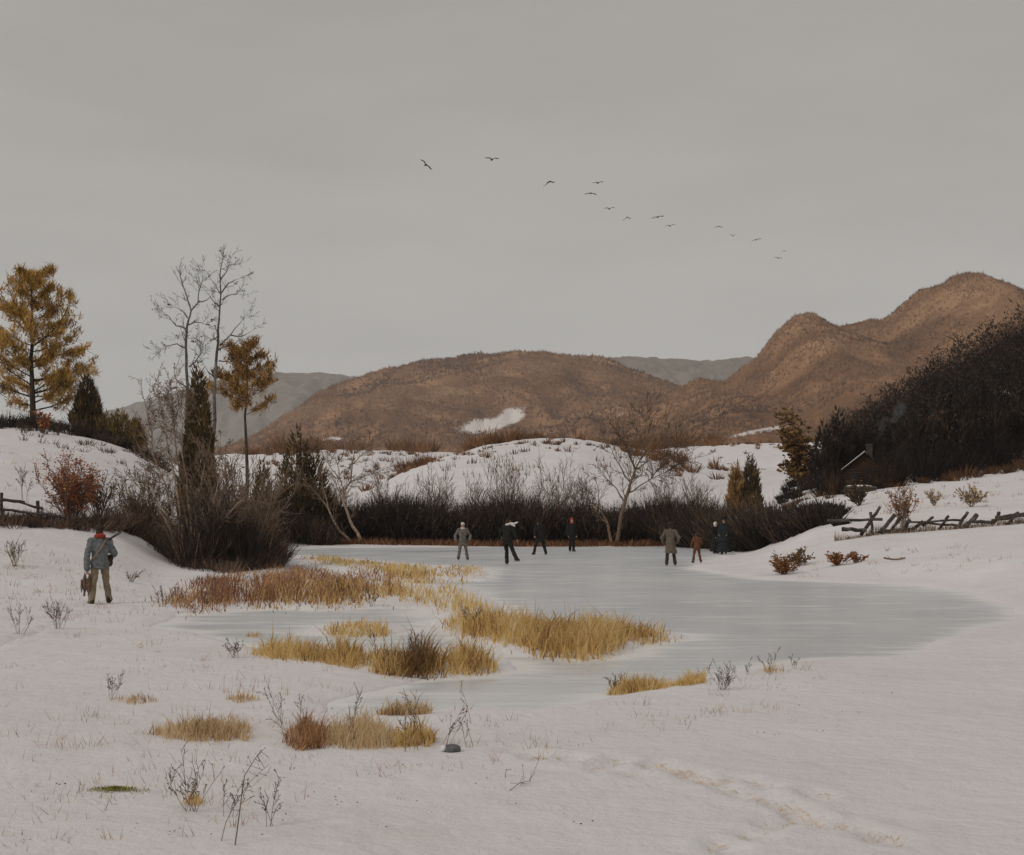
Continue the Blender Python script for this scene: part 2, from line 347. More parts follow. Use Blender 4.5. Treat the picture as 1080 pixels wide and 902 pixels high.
def gz(x, y):
    x = np.atleast_1d(np.asarray(x, float)); y = np.atleast_1d(np.asarray(y, float)); yc = np.clip(y, 2.01, 8900)
    a = np.clip(x / np.maximum(yc, 6) * F + CX, -699, 1799)
    fi = (a + 700) / 10; i = np.clip(fi.astype(int), 0, len(TA) - 2); u = fi - i
    fl = (np.log(yc) - TL[0]) / (TL[1] - TL[0]); j = np.clip(fl.astype(int), 0, len(TL) - 2); v = fl - j
    z = (T[j, i] * (1 - u) + T[j, i + 1] * u) * (1 - v) + (T[j + 1, i] * (1 - u) + T[j + 1, i + 1] * u) * v
    z = z + fbm(x / 9, y / 9, 3) * .16 * np.clip(y / 14, .3, 5) + fbm(x / 1.6, y / 1.1, 9, 4) * .06 * np.clip(y / 12, .6, 2) + np.abs(fbm(x / 3.2 + y / 9, y / 1.6, 10, 3)) * -.07 * np.clip(y / 12, .7, 2)
    z = z + (fbm(x / 16, y / 30, 77, 4) * 2.4 + fbm(x / 4, y / 9, 78, 3) * .5) * np.clip((y - 105) / 90, 0, 1) * np.clip((900 - y) / 400, 0, 1)
    near = (y > 10) & (y < 112) & (np.abs(x) < 45)
    if near.any():
        xs, ys = x[near], y[near]; s = sdist(xs, ys, PW) + fbm(xs / 1.7, ys / 2.5, 21, 4) * .9 * np.clip(ys / 35, .35, 2)
        for b in BW.values():
            sb = sdist(xs, ys, b) + fbm(xs / .9, ys / 1.4, 31, 4) * .7 * np.clip(ys / 30, .4, 2)
            s = np.maximum(s, (.30 * np.clip(ys / 30, .6, 2) - sb) * .9)
        k = np.clip(s / (1.2 + ys * .05), 0, 1); k = k * k * (3 - 2 * k)
        zz = np.where(s > 0, .012 + .05 * np.clip(s / .35, 0, 1) + k * np.maximum(z[near] - .06, .02), np.clip(s * .5, -.25, 0) - .01)
        z[near] = zz
    return z
def gz1(x, y): return float(gz([x], [y])[0])
_D = np.exp(np.linspace(math.log(6.5), math.log(560), 1400))
def hit(px, py):
    """the spot of ground seen at that place of the photograph"""
    X = (px - CX) / F * _D; h = np.maximum(gz(X, _D), 0); k = np.nonzero(Zp(py, _D) <= h)[0]
    if not len(k): k = [len(_D) - 1]
    d = _D[k[0]]; return np.array([X[k[0]], d, h[k[0]]])
def on(px, d):
    x = (px - CX) / F * d; return np.array([x, d, max(0, gz1(x, d))])
def in_poly(poly, n, rng):
    xs = [p[0] for p in poly]; ys = [p[1] for p in poly]; out = []
    while sum(len(o) for o in out) < n:
        x = rng.uniform(min(xs), max(xs), 4 * n); y = rng.uniform(min(ys), max(ys), 4 * n)
        k = sdist(x, y, poly) < 0; out.append(np.stack([x[k], y[k]], 1))
    return np.concatenate(out)[:n]

# ground sheet
nu, nv = 640, 720
yy = np.concatenate([np.linspace(-14, 4, 24), np.exp(np.linspace(math.log(4.1), math.log(7000), nv - 24))])
uu = np.linspace(-1, 1, nu)
XX = uu[None, :] * (9 + .56 * np.maximum(yy[:, None] + 6, 0)); YY = np.repeat(yy[:, None], nu, 1)
ZZ = gz(XX.ravel(), YY.ravel()).reshape(XX.shape)
for ti, (tx, ty) in enumerate(TRACK):
    ry = np.nonzero((yy > ty - .5) & (yy < ty + .5))[0]
    if not len(ry): continue
    a, b = ry[0], ry[-1] + 1; q = ((XX[a:b] - tx) / .13) ** 2 + ((YY[a:b] - ty) / .2) ** 2
    ZZ[a:b] += -(.035 if ti < 31 else .08) * np.exp(-q ** 2) + .010 * np.exp(-(np.sqrt(q) - 1.5) ** 2 * 5)
idx = np.arange(nv * nu).reshape(nv, nu); a, b, c, d = idx[:-1, :-1], idx[:-1, 1:], idx[1:, 1:], idx[1:, :-1]
fc = np.concatenate([np.stack([a, b, c], -1).reshape(-1, 3), np.stack([a, c, d], -1).reshape(-1, 3)])

def mat_snow():
    m = bpy.data.materials.new('snow'); m.use_nodes = True; t = m.node_tree; p = t.nodes['Principled BSDF']
    p.inputs['Roughness'].default_value = .75; p.inputs['Specular IOR Level'].default_value = .2
    tcx = N(t, 'ShaderNodeTexCoord')
    n1 = N(t, 'ShaderNodeTexNoise'); n1.inputs['Scale'].default_value = .35; n1.inputs['Detail'].default_value = 7; t.links.new(tcx.outputs['Object'], n1.inputs['Vector'])
    r = N(t, 'ShaderNodeValToRGB'); el = r.color_ramp.elements
    el[0].position = .3; el[0].color = (.735, .68, .67, 1); el[1].position = .7; el[1].color = (.80, .775, .785, 1)
    t.links.new(n1.outputs[0], r.inputs[0])
    # faint straw-coloured stains where dead grass lies just under the snow
    n3 = N(t, 'ShaderNodeTexNoise'); n3.inputs['Scale'].default_value = .8; n3.inputs['Detail'].default_value = 6; t.links.new(tcx.outputs['Object'], n3.inputs['Vector'])
    r3 = N(t, 'ShaderNodeValToRGB'); r3.color_ramp.elements[0].position = .6; r3.color_ramp.elements[1].position = .8; r3.color_ramp.elements[1].color = (.22, .22, .22, 1)
    t.links.new(n3.outputs[0], r3.inputs[0]); mxx = N(t, 'ShaderNodeMixRGB'); t.links.new(r3.outputs[0], mxx.inputs[0]); t.links.new(r.outputs[0], mxx.inputs[1]); mxx.inputs[2].default_value = (.58, .47, .36, 1)
    t.links.new(mxx.outputs[0], p.inputs['Base Color'])
    n2 = N(t, 'ShaderNodeTexNoise'); n2.inputs['Scale'].default_value = 2.2; n2.inputs['Detail'].default_value = 9; n2.inputs['Roughness'].default_value = .62; t.links.new(tcx.outputs['Object'], n2.inputs['Vector'])
    bm = N(t, 'ShaderNodeBump'); bm.inputs['Strength'].default_value = .8; bm.inputs['Distance'].default_value = .11
    t.links.new(n2.outputs[0], bm.inputs['Height']); t.links.new(bm.outputs[0], p.inputs['Normal'])
    return m
def mat_ice():
    m = bpy.data.materials.new('ice'); m.use_nodes = True; t = m.node_tree; t.nodes.clear()
    out = N(t, 'ShaderNodeOutputMaterial'); tcx = N(t, 'ShaderNodeTexCoord')
    mpn = N(t, 'ShaderNodeMapping'); mpn.inputs['Scale'].default_value = (.35, .22, 1); t.links.new(tcx.outputs['Object'], mpn.inputs[0])
    n1 = N(t, 'ShaderNodeTexNoise'); n1.inputs['Scale'].default_value = .55; n1.inputs['Detail'].default_value = 7; n1.inputs['Roughness'].default_value = .6; t.links.new(mpn.outputs[0], n1.inputs['Vector'])
    r = N(t, 'ShaderNodeValToRGB'); el = r.color_ramp.elements
    el[0].position = .3; el[0].color = (.58, .597, .622, 1); el[1].position = .72; el[1].color = (.80, .80, .79, 1); q = el.new(.52); q.color = (.67, .687, .71, 1)
    t.links.new(n1.outputs[0], r.inputs[0])
    # wind-swept streaks of dusted snow
    mp2 = N(t, 'ShaderNodeMapping'); mp2.inputs['Scale'].default_value = (.35, .9, 1); t.links.new(tcx.outputs['Object'], mp2.inputs[0])
    n2 = N(t, 'ShaderNodeTexNoise'); n2.inputs['Scale'].default_value = 1.1; n2.inputs['Detail'].default_value = 8; n2.inputs['Roughness'].default_value = .68; t.links.new(mp2.outputs[0], n2.inputs['Vector'])
    r2 = N(t, 'ShaderNodeValToRGB'); r2.color_ramp.elements[0].position = .53; r2.color_ramp.elements[1].position = .74
    at = N(t, 'ShaderNodeAttribute', attribute_name='tone'); am = N(t, 'ShaderNodeMath', operation='MULTIPLY_ADD'); am.inputs[1].default_value = .34; t.links.new(at.outputs['Fac'], am.inputs[0]); t.links.new(n2.outputs[0], am.inputs[2]); t.links.new(am.outputs[0], r2.inputs[0])
    mxx = N(t, 'ShaderNodeMixRGB'); t.links.new(r2.outputs[0], mxx.inputs[0]); t.links.new(r.outputs[0], mxx.inputs[1]); mxx.inputs[2].default_value = (.78, .76, .74, 1)
    col = mxx.outputs[0]
    for k_, (ang, sx_, sy_, sc_) in enumerate(((.25, .10, .9, 1.3), (-.5, .14, 1.1, 1.0), (1.2, .2, .7, .8))):     # skate scratches and hairline cracks
        m3 = N(t, 'ShaderNodeMapping'); m3.inputs['Rotation'].default_value = (0, 0, ang); m3.inputs['Scale'].default_value = (sx_, sy_, 1); m3.inputs['Location'].default_value = (k_ * 7.3, 2, 0); t.links.new(tcx.outputs['Object'], m3.inputs[0])
        n3 = N(t, 'ShaderNodeTexNoise'); n3.inputs['Scale'].default_value = sc_; n3.inputs['Detail'].default_value = 3; t.links.new(m3.outputs[0], n3.inputs['Vector'])
        s3 = N(t, 'ShaderNodeMath', operation='SUBTRACT'); s3.inputs[1].default_value = .5; t.links.new(n3.outputs[0], s3.inputs[0]); a3 = N(t, 'ShaderNodeMath', operation='ABSOLUTE'); t.links.new(s3.outputs[0], a3.inputs[0])
        q3 = N(t, 'ShaderNodeMapRange'); q3.inputs['From Max'].default_value = .012; q3.inputs['To Min'].default_value = .55; q3.inputs['To Max'].default_value = 0; t.links.new(a3.outputs[0], q3.inputs[0])
        x3 = N(t, 'ShaderNodeMixRGB'); t.links.new(q3.outputs[0], x3.inputs[0]); t.links.new(col, x3.inputs[1]); x3.inputs[2].default_value = (.8, .8, .79, 1); col = x3.outputs[0]
    df = N(t, 'ShaderNodeBsdfDiffuse'); t.links.new(col, df.inputs[0])
    gl = N(t, 'ShaderNodeBsdfGlossy'); gl.inputs['Roughness'].default_value = .15; gl.inputs[0].default_value = (.9, .9, .9, 1)
    bm = N(t, 'ShaderNodeBump'); bm.inputs['Strength'].default_value = .25; bm.inputs['Distance'].default_value = .02; t.links.new(n2.outputs[0], bm.inputs['Height']); t.links.new(bm.outputs[0], gl.inputs['Normal'])
    iv = N(t, 'ShaderNodeMapRange'); iv.inputs['To Min'].default_value = .34; iv.inputs['To Max'].default_value = .08; t.links.new(r2.outputs[0], iv.inputs[0])
    ms = N(t, 'ShaderNodeMixShader'); t.links.new(iv.outputs[0], ms.inputs[0]); t.links.new(df.outputs[0], ms.inputs[1]); t.links.new(gl.outputs[0], ms.inputs[2]); t.links.new(ms.outputs[0], out.inputs[0])
    return m
M['snow'] = mat_snow(); M['ice'] = mat_ice()
g = MB().add(np.stack([XX, YY, ZZ], -1).reshape(-1, 3), fc, .5).build('ground', M['snow'], smooth=True); tag(g, kind='structure')
ix = np.linspace(-30, 44, 260); iy = np.exp(np.linspace(math.log(10), math.log(108), 330)); IX, IY = np.meshgrid(ix, iy)
sh = sdist(IX, IY, PW)
for bb in BW.values(): sh = np.maximum(sh, .3 - sdist(IX, IY, bb))
left = np.clip((2 - IX / IY * 30) / 8, 0, 1)                    # drifted snow lies widest along the sheltered left shore
dust = np.exp(np.clip(sh, -60, 0) / (.12 + .008 * IY + left * (.0 + .007 * IY)))
ii = np.arange(IX.size).reshape(IX.shape); a, b, c, d = ii[:-1, :-1], ii[:-1, 1:], ii[1:, 1:], ii[1:, :-1]
mb = MB().add(np.stack([IX, IY, np.zeros(IX.shape)], -1).reshape(-1, 3), np.concatenate([np.stack([a, b, c], -1).reshape(-1, 3), np.stack([a, c, d], -1).reshape(-1, 3)]), dust.ravel())
tag(mb.build('ice', M['ice']), kind='structure')

# ------------------------------------------------------------------ hills
def mat_hill(name, c1, c2, c3, patch=None):
    m = bpy.data.materials.new(name); m.use_nodes = True; t = m.node_tree; p = t.nodes['Principled BSDF']; p.inputs['Roughness'].default_value = 1; p.inputs['Specular IOR Level'].default_value = 0
    tcx = N(t, 'ShaderNodeTexCoord'); mpn = N(t, 'ShaderNodeMapping'); mpn.inputs['Scale'].default_value = (1, 1, .5); t.links.new(tcx.outputs['Object'], mpn.inputs[0])
    n1 = N(t, 'ShaderNodeTexNoise'); n1.inputs['Scale'].default_value = .012; n1.inputs['Detail'].default_value = 11; n1.inputs['Roughness'].default_value = .68; t.links.new(mpn.outputs[0], n1.inputs['Vector'])
    r = N(t, 'ShaderNodeValToRGB'); el = r.color_ramp.elements
    el[0].position = .33; el[0].color = (*c1, 1); el[1].position = .68; el[1].color = (*c3, 1); q = el.new(.5); q.color = (*c2, 1); t.links.new(n1.outputs[0], r.inputs[0])
    col = r.outputs[0]
    if patch:
        at = N(t, 'ShaderNodeAttribute', attribute_name='tone'); ad = N(t, 'ShaderNodeMath', operation='ADD'); t.links.new(at.outputs['Fac'], ad.inputs[0])
        n2 = N(t, 'ShaderNodeTexNoise'); n2.inputs['Scale'].default_value = .022; n2.inputs['Detail'].default_value = 9; n2.inputs['Roughness'].default_value = .75; t.links.new(tcx.outputs['Object'], n2.inputs['Vector'])
        s = N(t, 'ShaderNodeMath', operation='MULTIPLY_ADD'); s.inputs[1].default_value = 1.1; s.inputs[2].default_value = -.55; t.links.new(n2.outputs[0], s.inputs[0]); t.links.new(s.outputs[0], ad.inputs[1])
        rr = N(t, 'ShaderNodeValToRGB'); rr.color_ramp.elements[0].position = .44; rr.color_ramp.elements[1].position = .64; t.links.new(ad.outputs[0], rr.inputs[0])
        mxx = N(t, 'ShaderNodeMixRGB'); t.links.new(rr.outputs[0], mxx.inputs[0]); t.links.new(col, mxx.inputs[1]); mxx.inputs[2].default_value = (.74, .69, .66, 1); col = mxx.outputs[0]
    t.links.new(col, p.inputs['Base Color'])
    bm = N(t, 'ShaderNodeBump'); bm.inputs['Strength'].default_value = .7; bm.inputs['Distance'].default_value = 6; t.links.new(n1.outputs[0], bm.inputs['Height']); t.links.new(bm.outputs[0], p.inputs['Normal'])
    return m
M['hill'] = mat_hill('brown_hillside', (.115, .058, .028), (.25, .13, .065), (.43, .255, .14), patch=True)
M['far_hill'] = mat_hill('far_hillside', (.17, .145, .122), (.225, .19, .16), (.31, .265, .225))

def hill(prof, D, W1, W2, m, seed, patches=(), woods=0, wh=6, edge=1.0, lo=None, hi=None):
    prof = sorted(prof); xs = np.array([p[0] for p in prof]); ys = np.array([p[1] for p in prof])
    lo = lo if lo is not None else xs[0]; hi = hi if hi is not None else xs[-1]
    def H(x, y):
        a = x / D * F + CX; zc = Zp(np.interp(a, xs, ys), D); zc = (zc * 2 + Zp(np.interp(a - 3, xs, ys), D) + Zp(np.interp(a + 3, xs, ys), D)) / 4
        t = np.where(y < D, (y - (D - W1)) / W1, 1 - (y - D) / W2); t = np.clip(t, 0, 1)
        s = np.where(y < D, t ** 1.08, t * t * (3 - 2 * t)); k = np.clip(4 * t * (1 - t), 0, 1)
        rough = fbm(x / 170, y / 260, seed, 6) * .56 + (np.abs(fbm(x / 130, y / 600, seed + 9, 4)) - .1) * .7
        return 8 + (zc - 8) * (s + rough * .55 * k * np.where(y < D, 1, .4)) + fbm(x / 45, y / 45, seed + 5, 4) * 15 * t + (.5 - np.abs(vnoise(x / 34, y / 90, seed + 6) - .5)) * 13 * t - 3 * t
    nx, ny = 260, 130
    gx = np.linspace((lo - CX) / F * D, (hi - CX) / F * D, nx); gy = np.concatenate([np.linspace(D - W1, D, ny - 24), np.linspace(D, D + W2, 25)[1:]]); ny = len(gy)
    X, Y = np.meshgrid(gx, gy); Z = H(X, Y)
    tone = np.zeros(X.shape)
    ax = X / Y * F + CX; ay = HOR - (Z - EYE) / Y * F
    for cx, cy, rx, ry, sk in patches:
        q = ((ax - cx) / rx) ** 2 + ((ay - cy - (ax - cx) * sk) / ry) ** 2; tone = np.maximum(tone, np.exp(-q * .7) * min(1, .62 + rx / 60))
    ii = np.arange(nx * ny).reshape(ny, nx); a, b, c, d = ii[:-1, :-1], ii[:-1, 1:], ii[1:, 1:], ii[1:, :-1]
    o = MB().add(np.stack([X, Y, Z], -1).reshape(-1, 3), np.concatenate([np.stack([a, b, c], -1).reshape(-1, 3), np.stack([a, c, d], -1).reshape(-1, 3)]), tone.ravel()).build('hill', m, smooth=True)
    tag(o, kind='structure')
    if woods:
        rng = np.random.default_rng(seed); n = woods
        x = rng.uniform(gx[0], gx[-1], n); y = rng.uniform(D - W1, D + W2 * .15, n)
        k = np.nonzero(fbm(x / 60, y / 60, seed + 77, 3) > -.22)[0]; x, y = x[k], y[k]
        z = H(x, y); A = x / y * F + CX; B = HOR - (z - EYE) / y * F; keep = np.ones(len(x), bool)
        for cx, cy, rx, ry, sk in patches: keep &= ((A - cx) / rx) ** 2 + ((B - cy - (A - cx) * sk) / ry) ** 2 > rng.uniform(.25, 1.1, len(A))
        x, y, z = x[keep], y[keep], z[keep]; n = len(x)
        mb = MB(); K = 7; tt = np.clip(.52 + fbm(x / 110, y / 140, seed + 3, 5) * 1.7 + rng.normal(size=n) * .15, 0, 1); hh = wh * rng.uniform(.6, 1.25, n) * np.where(rng.random(n) < .035, 1.7, 1)
        for _ in range(K):
            o1 = rng.normal(size=(n, 2)) * wh * .16; o2 = o1 * 1.5 + rng.normal(size=(n, 2)) * wh * .16
            base = np.stack([x + o1[:, 0] * .5, y + o1[:, 1] * .5, z - 1], 1); tip = np.stack([x + o2[:, 0], y + o2[:, 1], z + hh * rng.uniform(.55, 1, n)], 1)
            blades(mb, base, tip, wh * .2 * rng.uniform(.6, 1.2, n), np.clip(tt + rng.normal(size=n) * .12, 0, 1), rng)
        tag(mb.build('bare_woods', M['hill_trees']), kind='stuff')
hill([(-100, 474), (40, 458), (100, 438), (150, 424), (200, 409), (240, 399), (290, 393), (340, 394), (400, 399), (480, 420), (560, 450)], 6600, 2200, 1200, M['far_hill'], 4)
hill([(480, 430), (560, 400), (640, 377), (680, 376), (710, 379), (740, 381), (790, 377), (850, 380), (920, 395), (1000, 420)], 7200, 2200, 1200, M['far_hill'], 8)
hill([(170, 490), (225, 478), (265, 462), (300, 440), (335, 416), (365, 404), (390, 397), (420, 387), (440, 382), (500, 375), (550, 373), (600, 374), (632, 377), (655, 386), (690, 399), (730, 412), (780, 430), (850, 455), (930, 480)],
     2500, 1000, 600, M['hill'], 12, patches=((512, 449, 30, 8, -.12), (536, 441, 18, 10, -.3), (655, 437, 7, 3, -.5), (352, 463, 14, 2.5, 0)), woods=46000, wh=4.6)
hill([(600, 478), (660, 452), (690, 430), (722, 409), (735, 404), (765, 402), (785, 390), (800, 377), (818, 353), (830, 341), (842, 334), (853, 331), (866, 336), (880, 343), (905, 343), (935, 334), (958, 320), (984, 305), (1008, 294), (1020, 287), (1027, 283), (1034, 287), (1048, 296), (1092, 310), (1150, 330), (1300, 390), (1500, 450)],
     1800, 850, 500, M['hill'], 23, patches=((800, 455, 34, 2.4, -.18),), woods=60000, wh=3.4)

# ------------------------------------------------------------------ plant builders
def grow(rng, segs, p, d, L, r, lvl, P, ends=None):
    n = P['n'][lvl]; p = np.array(p, float); d = np.array(d, float); rmin = P.get('rmin', .006); last = lvl == len(P['n']) - 1
    for i in range(n):
        d = d + rng.normal(size=3) * P['wob'][lvl]; d[2] += P['trop'][lvl]; d = d / np.linalg.norm(d)
        q = p + d * L / n; t0, t1 = i / n, (i + 1) / n; ra = max(rmin, r * (1 - .82 * t0)); rb = max(rmin, r * (1 - .82 * t1))
        segs.append((p, q, ra, rb, np.clip(P.get('tone', .5) + rng.normal() * .12 + (-.1 * lvl), 0, 1), lvl))
        if not last and t1 > P['start'][lvl]:
            kn = P['kids'][lvl] / (n * (1 - P['start'][lvl])); kn = int(kn) + (rng.random() < kn % 1)
            for _ in range(kn):
                u, v = frames(d[None]); a = rng.uniform(0, 2 * math.pi); an = P['ang'][lvl] * rng.uniform(.7, 1.3)
                cd = d * math.cos(an) + (u[0] * math.cos(a) + v[0] * math.sin(a)) * math.sin(an)
                if 'flat' in P: cd[2] *= P['flat']
                grow(rng, segs, p + (q - p) * rng.random(), cd, L * P['ratio'][lvl] * rng.uniform(.6, 1.15) * (1 - P.get('short', .45) * t1), max(rmin, ra * P['rr'][lvl]), lvl + 1, P, ends)
        p = q
    if ends is not None: ends.append((p, d, lvl))
def split_build(segs, t, m, k0=7, nm='branches', cut=1):
    a = [s for s in segs if s[5] < cut]; b = [s for s in segs if s[5] >= cut]
    if a: tubes(MB(), [s[:5] for s in a], k0).build('trunk', m, t, True)
    if b: tubes(MB(), [s[:5] for s in b], 3).build(nm, m, t)
def bare_tree(name, label, cat, loc, h, r, P, seed, mat, stems=((0, 0, 1),), group=None, lean=0, litter=0):
    rng = np.random.default_rng(seed); t = thing(name, label, cat, loc, group=group); segs = []; ends = []
    for s in stems: grow(rng, segs, (rng.normal() * .05, rng.normal() * .05, -.1), unit(s[:3]), h * (s[3] if len(s) > 3 else 1), r * (s[3] if len(s) > 3 else 1), 0, P, ends)
    split_build(segs, t, mat)
    if litter:
        e = np.array([x[0] for x in ends if x[2] > 0]); e = e[rng.choice(len(e), min(litter, len(e)), False)]
        leaves(MB(), e, rng.uniform(.1, .2, len(e)), rng.uniform(0, .5, len(e)), rng).build('dead_leaves', M['bark_dark'], t)
    return t
SHRUB = dict(n=[5, 4, 3], wob=[.07, .13, .18], trop=[.03, .05, .04], kids=[6, 4], start=[.25, .2], ang=[.42, .5], ratio=[.5, .55], rr=[.55, .6], rmin=.008, tone=.55, short=.35)
def fan(n, spread, rng, lo=.6, hi=1.1):
    o = []
    for _ in range(n):
        a = rng.uniform(0, 2 * math.pi); s = spread * math.sqrt(rng.random()); o.append((math.cos(a) * s, math.sin(a) * s, 1, rng.uniform(lo, hi)))
    return o
def shrub(name, label, loc, h, n, spread, seed, mat, rmin=.01, r=.03, P=None, group=None, lf=None, lfn=0, lfs=.12):
    cat = {'oak_sapling': 'sapling', 'oak_tree': 'tree', 'dry_weed': 'weed', 'dead_fern': 'fern'}.get(name, 'shrub')
    rng = np.random.default_rng(seed); t = thing(name, label, cat, loc, group=group); segs = []; ends = []; Q = dict(P or SHRUB); Q['rmin'] = rmin
    for s in fan(n, spread, rng): grow(rng, segs, (rng.normal() * h * .02, rng.normal() * h * .02, -.05), unit(s[:3]), h * s[3] * .92, r, 0, Q, ends)
    a = [s[:5] for s in segs if s[5] < 1]; b = [s[:5] for s in segs if s[5] >= 1]
    tubes(MB(), a, 4).build('stems', mat, t); tubes(MB(), b, 3).build('twigs', mat, t)
    if lf is not None:
        e = np.array([x[0] for x in ends]); k = rng.choice(len(e), lfn); pts = e[k] + rng.normal(size=(lfn, 3)) * h * .035
        tn = np.clip(.5 + rng.normal(size=lfn) * .25, 0, 1)
        leaves(MB(), pts, lfs * rng.uniform(.6, 1.3, lfn), tn, rng).build('leaves', lf, t)
    return t
def tufts(mb, e, dirs, rng, k, L, wd, tone_sd=.14):
    """bunches of needles"""
    n = len(e); tt = np.clip(.5 + rng.normal(size=n) * .2, 0, 1)
    for _ in range(k):
        dv = unit(dirs * .7 + rng.normal(size=(n, 3)) * .75 + np.array([0, 0, .35])); b = e + rng.normal(size=(n, 3)) * L * .35
        blades(mb, b - dv * L * .3, b + dv * L * rng.uniform(.6, 1.1, n)[:, None], wd, np.clip(tt + rng.normal(size=n) * tone_sd, 0, 1), rng)
def pine(name, label, loc, h, r, seed, limbs, first, reach, mat, tl=.5, tw=.09, k=13, profile=None, lift=.35, extra=(), mids=.55):
    rng = np.random.default_rng(seed); t = thing(name, label, 'tree', loc); tr = []; br = []; ends = []
    pts = [np.array([0, 0, -.2])]
    for i in range(9): pts.append(np.array([rng.normal() * .05 * h / 12, rng.normal() * .05 * h / 12, h * (i + 1) / 9 * .97]))
    for i in range(9): tr.append((pts[i], pts[i + 1], r * (1 - .095 * i), r * (1 - .095 * (i + 1)), .45))
    P = dict(n=[5, 3], wob=[.10, .2], trop=[.06, .05], kids=[9], start=[.3], ang=[.75], ratio=[.36], rr=[.45], rmin=.012, tone=.4, short=.3, flat=.3)
    for i in range(limbs):
        u = first + (1 - first) * (i + rng.random() * .6) / limbs; a = i * 2.4 + rng.normal() * .4
        L = reach * (profile(u) if profile else (1 - .75 * (u - first) / (1 - first))) * rng.uniform(.7, 1.1)
        dv = unit([math.cos(a), math.sin(a), lift + .5 * max(0, u - .6)]); zz = h * u * .97
        grow(rng, br, (0, 0, zz), dv, L, r * .3 * (1.1 - u), 0, P, ends)
    for dv, u, L in extra: grow(rng, br, (0, 0, h * u), unit(dv), L, r * .35, 0, P, ends)
    tubes(MB(), tr, 8).build('trunk', M['bark_dark'], t, True); tubes(MB(), [s[:5] for s in br], 4).build('limbs', M['bark_dark'], t)
    e = np.array([x[0] for x in ends]); dd = np.array([x[1] for x in ends])
    mid = np.array([(s[0] + s[1]) / 2 for s in br if s[5] > 0]); md = np.array([unit(s[1] - s[0]) for s in br if s[5] > 0])
    kk = rng.random(len(mid)) < mids; e = np.concatenate([e, mid[kk], [[0, 0, h * .97], [0, 0, h * .93]]]); dd = np.concatenate([dd, md[kk], [[0, 0, 1], [0, 0, 1]]])
    mb = MB(); tufts(mb, e, dd, rng, k, tl, tw); mb.build('crown', mat, t)
    return t
def cedar(name, label, loc, h, w, seed, mat, n=3200, top=1.0, pts_top=None, low=.02, group=None, tips=((0, 0, 1),), blade=None):
    rng = np.random.default_rng(seed); t = thing(name, label, 'tree', loc, group=group)
    tubes(MB(), [((0, 0, -.2), (0, 0, h * .5), w * .07, w * .05, .4), ((0, 0, h * .5), (0, 0, h * .93), w * .05, .01, .4)], 6).build('trunk', M['bark_dark'], t)
    mb = MB(); bl = blade or h * .07
    for (ox, oy, sc) in tips:
        m = int(n * sc / len(tips)); u = 1 - np.sqrt(rng.random(m)) if top else rng.random(m); u = low + (1 - low) * np.clip(u * .85 + rng.random(m) * .15, 0, 1)
        a = rng.uniform(0, 2 * math.pi, m)
        prof = np.minimum(1, (1 - u) ** .75 * 1.25) * (.75 + .25 * np.clip(u / .12, 0, 1))
        lump = .78 + .44 * vnoise(a * 1.6 + seed, u * 9, seed) ; rad = w * .5 * prof * lump * np.sqrt(rng.uniform(.25, 1, m))
        z = h * sc * u; b = np.stack([ox + np.cos(a) * rad, oy + np.sin(a) * rad, z], 1)
        tip = b + np.stack([np.cos(a) * bl * .45, np.sin(a) * bl * .45, bl * rng.uniform(.6, 1.2, m)], 1) + rng.normal(size=(m, 3)) * bl * .25
        blades(mb, b, tip, bl * .35, np.clip(.15 + .6 * vnoise(a * 1.6 + seed, u * 9, seed) + rng.normal(size=m) * .16, 0, 1), rng)
    mb.build('crown', mat, t)
    return t
def grass_at(mb, P0, hgt, wid, rng, lean=.25, tone=None, tsd=.2):
    n = len(P0); h = hgt * rng.uniform(.55, 1.15, n); off = rng.normal(size=(n, 2)) * (lean * h)[:, None]
    off[:, 0] += .08 * h
    tip = P0 + np.stack([off[:, 0], off[:, 1], h], 1); bend = np.stack([-off[:, 0] * .25, -off[:, 1] * .25, h * .06], 1)
    if tone is None: tone = .5
    blades(mb, P0 - np.array([0, 0, .03]), tip, wid, np.clip(tone + rng.normal(size=n) * tsd, 0, 1), rng, bend)
def brush_mass(mb, cs, h, rad, m, wd, tone, rng, sd=.14, sub=3):
    """many-stemmed bushes: stems fan out of each centre, side twigs leave the stems"""
    n = len(cs); h = np.broadcast_to(h, (n,)); rad = np.broadcast_to(rad, (n,)); tone = np.broadcast_to(tone, (n,)); wd = np.repeat(np.broadcast_to(wd, (n,)), m)
    C0 = np.repeat(cs, m, 0); H = np.repeat(h, m); Rr = np.repeat(rad, m); T0 = np.clip(np.repeat(tone, m) + rng.normal(size=n * m) * sd, 0, 1); N_ = n * m
    a = rng.uniform(0, 2 * math.pi, N_); s = np.sqrt(rng.random(N_)); L = H * rng.uniform(.55, 1.05, N_) * np.sqrt(np.maximum(0.05, 1 - .55 * s * s))
    b = C0 + np.stack([np.cos(a) * s * Rr * .3, np.sin(a) * s * Rr * .3, np.full(N_, -.1)], 1)
    v = np.stack([np.cos(a) * s * Rr * .8, np.sin(a) * s * Rr * .8, L], 1) + rng.normal(size=(N_, 3)) * (H * .05)[:, None]
    blades(mb, b, b + v, wd, T0, rng, rng.normal(size=(N_, 3)) * (H * .03)[:, None])
    for k in range(sub):
        t = rng.uniform(.25, .95, N_); p = b + v * t[:, None]; dv = v / H[:, None] * .5 + rng.normal(size=(N_, 3)) * [.45, .45, .3] + [0, 0, .25]
        blades(mb, p, p + dv * (H * .3 * (1.15 - t))[:, None], wd * .7, np.clip(T0 + .12, 0, 1), rng)
def scat(a, d): return ground_pts(np.stack([(a - CX) / F * d, d], 1))
def ground_pts(xy): return np.stack([xy[:, 0], xy[:, 1], np.maximum(gz(xy[:, 0], xy[:, 1]), 0)], 1)
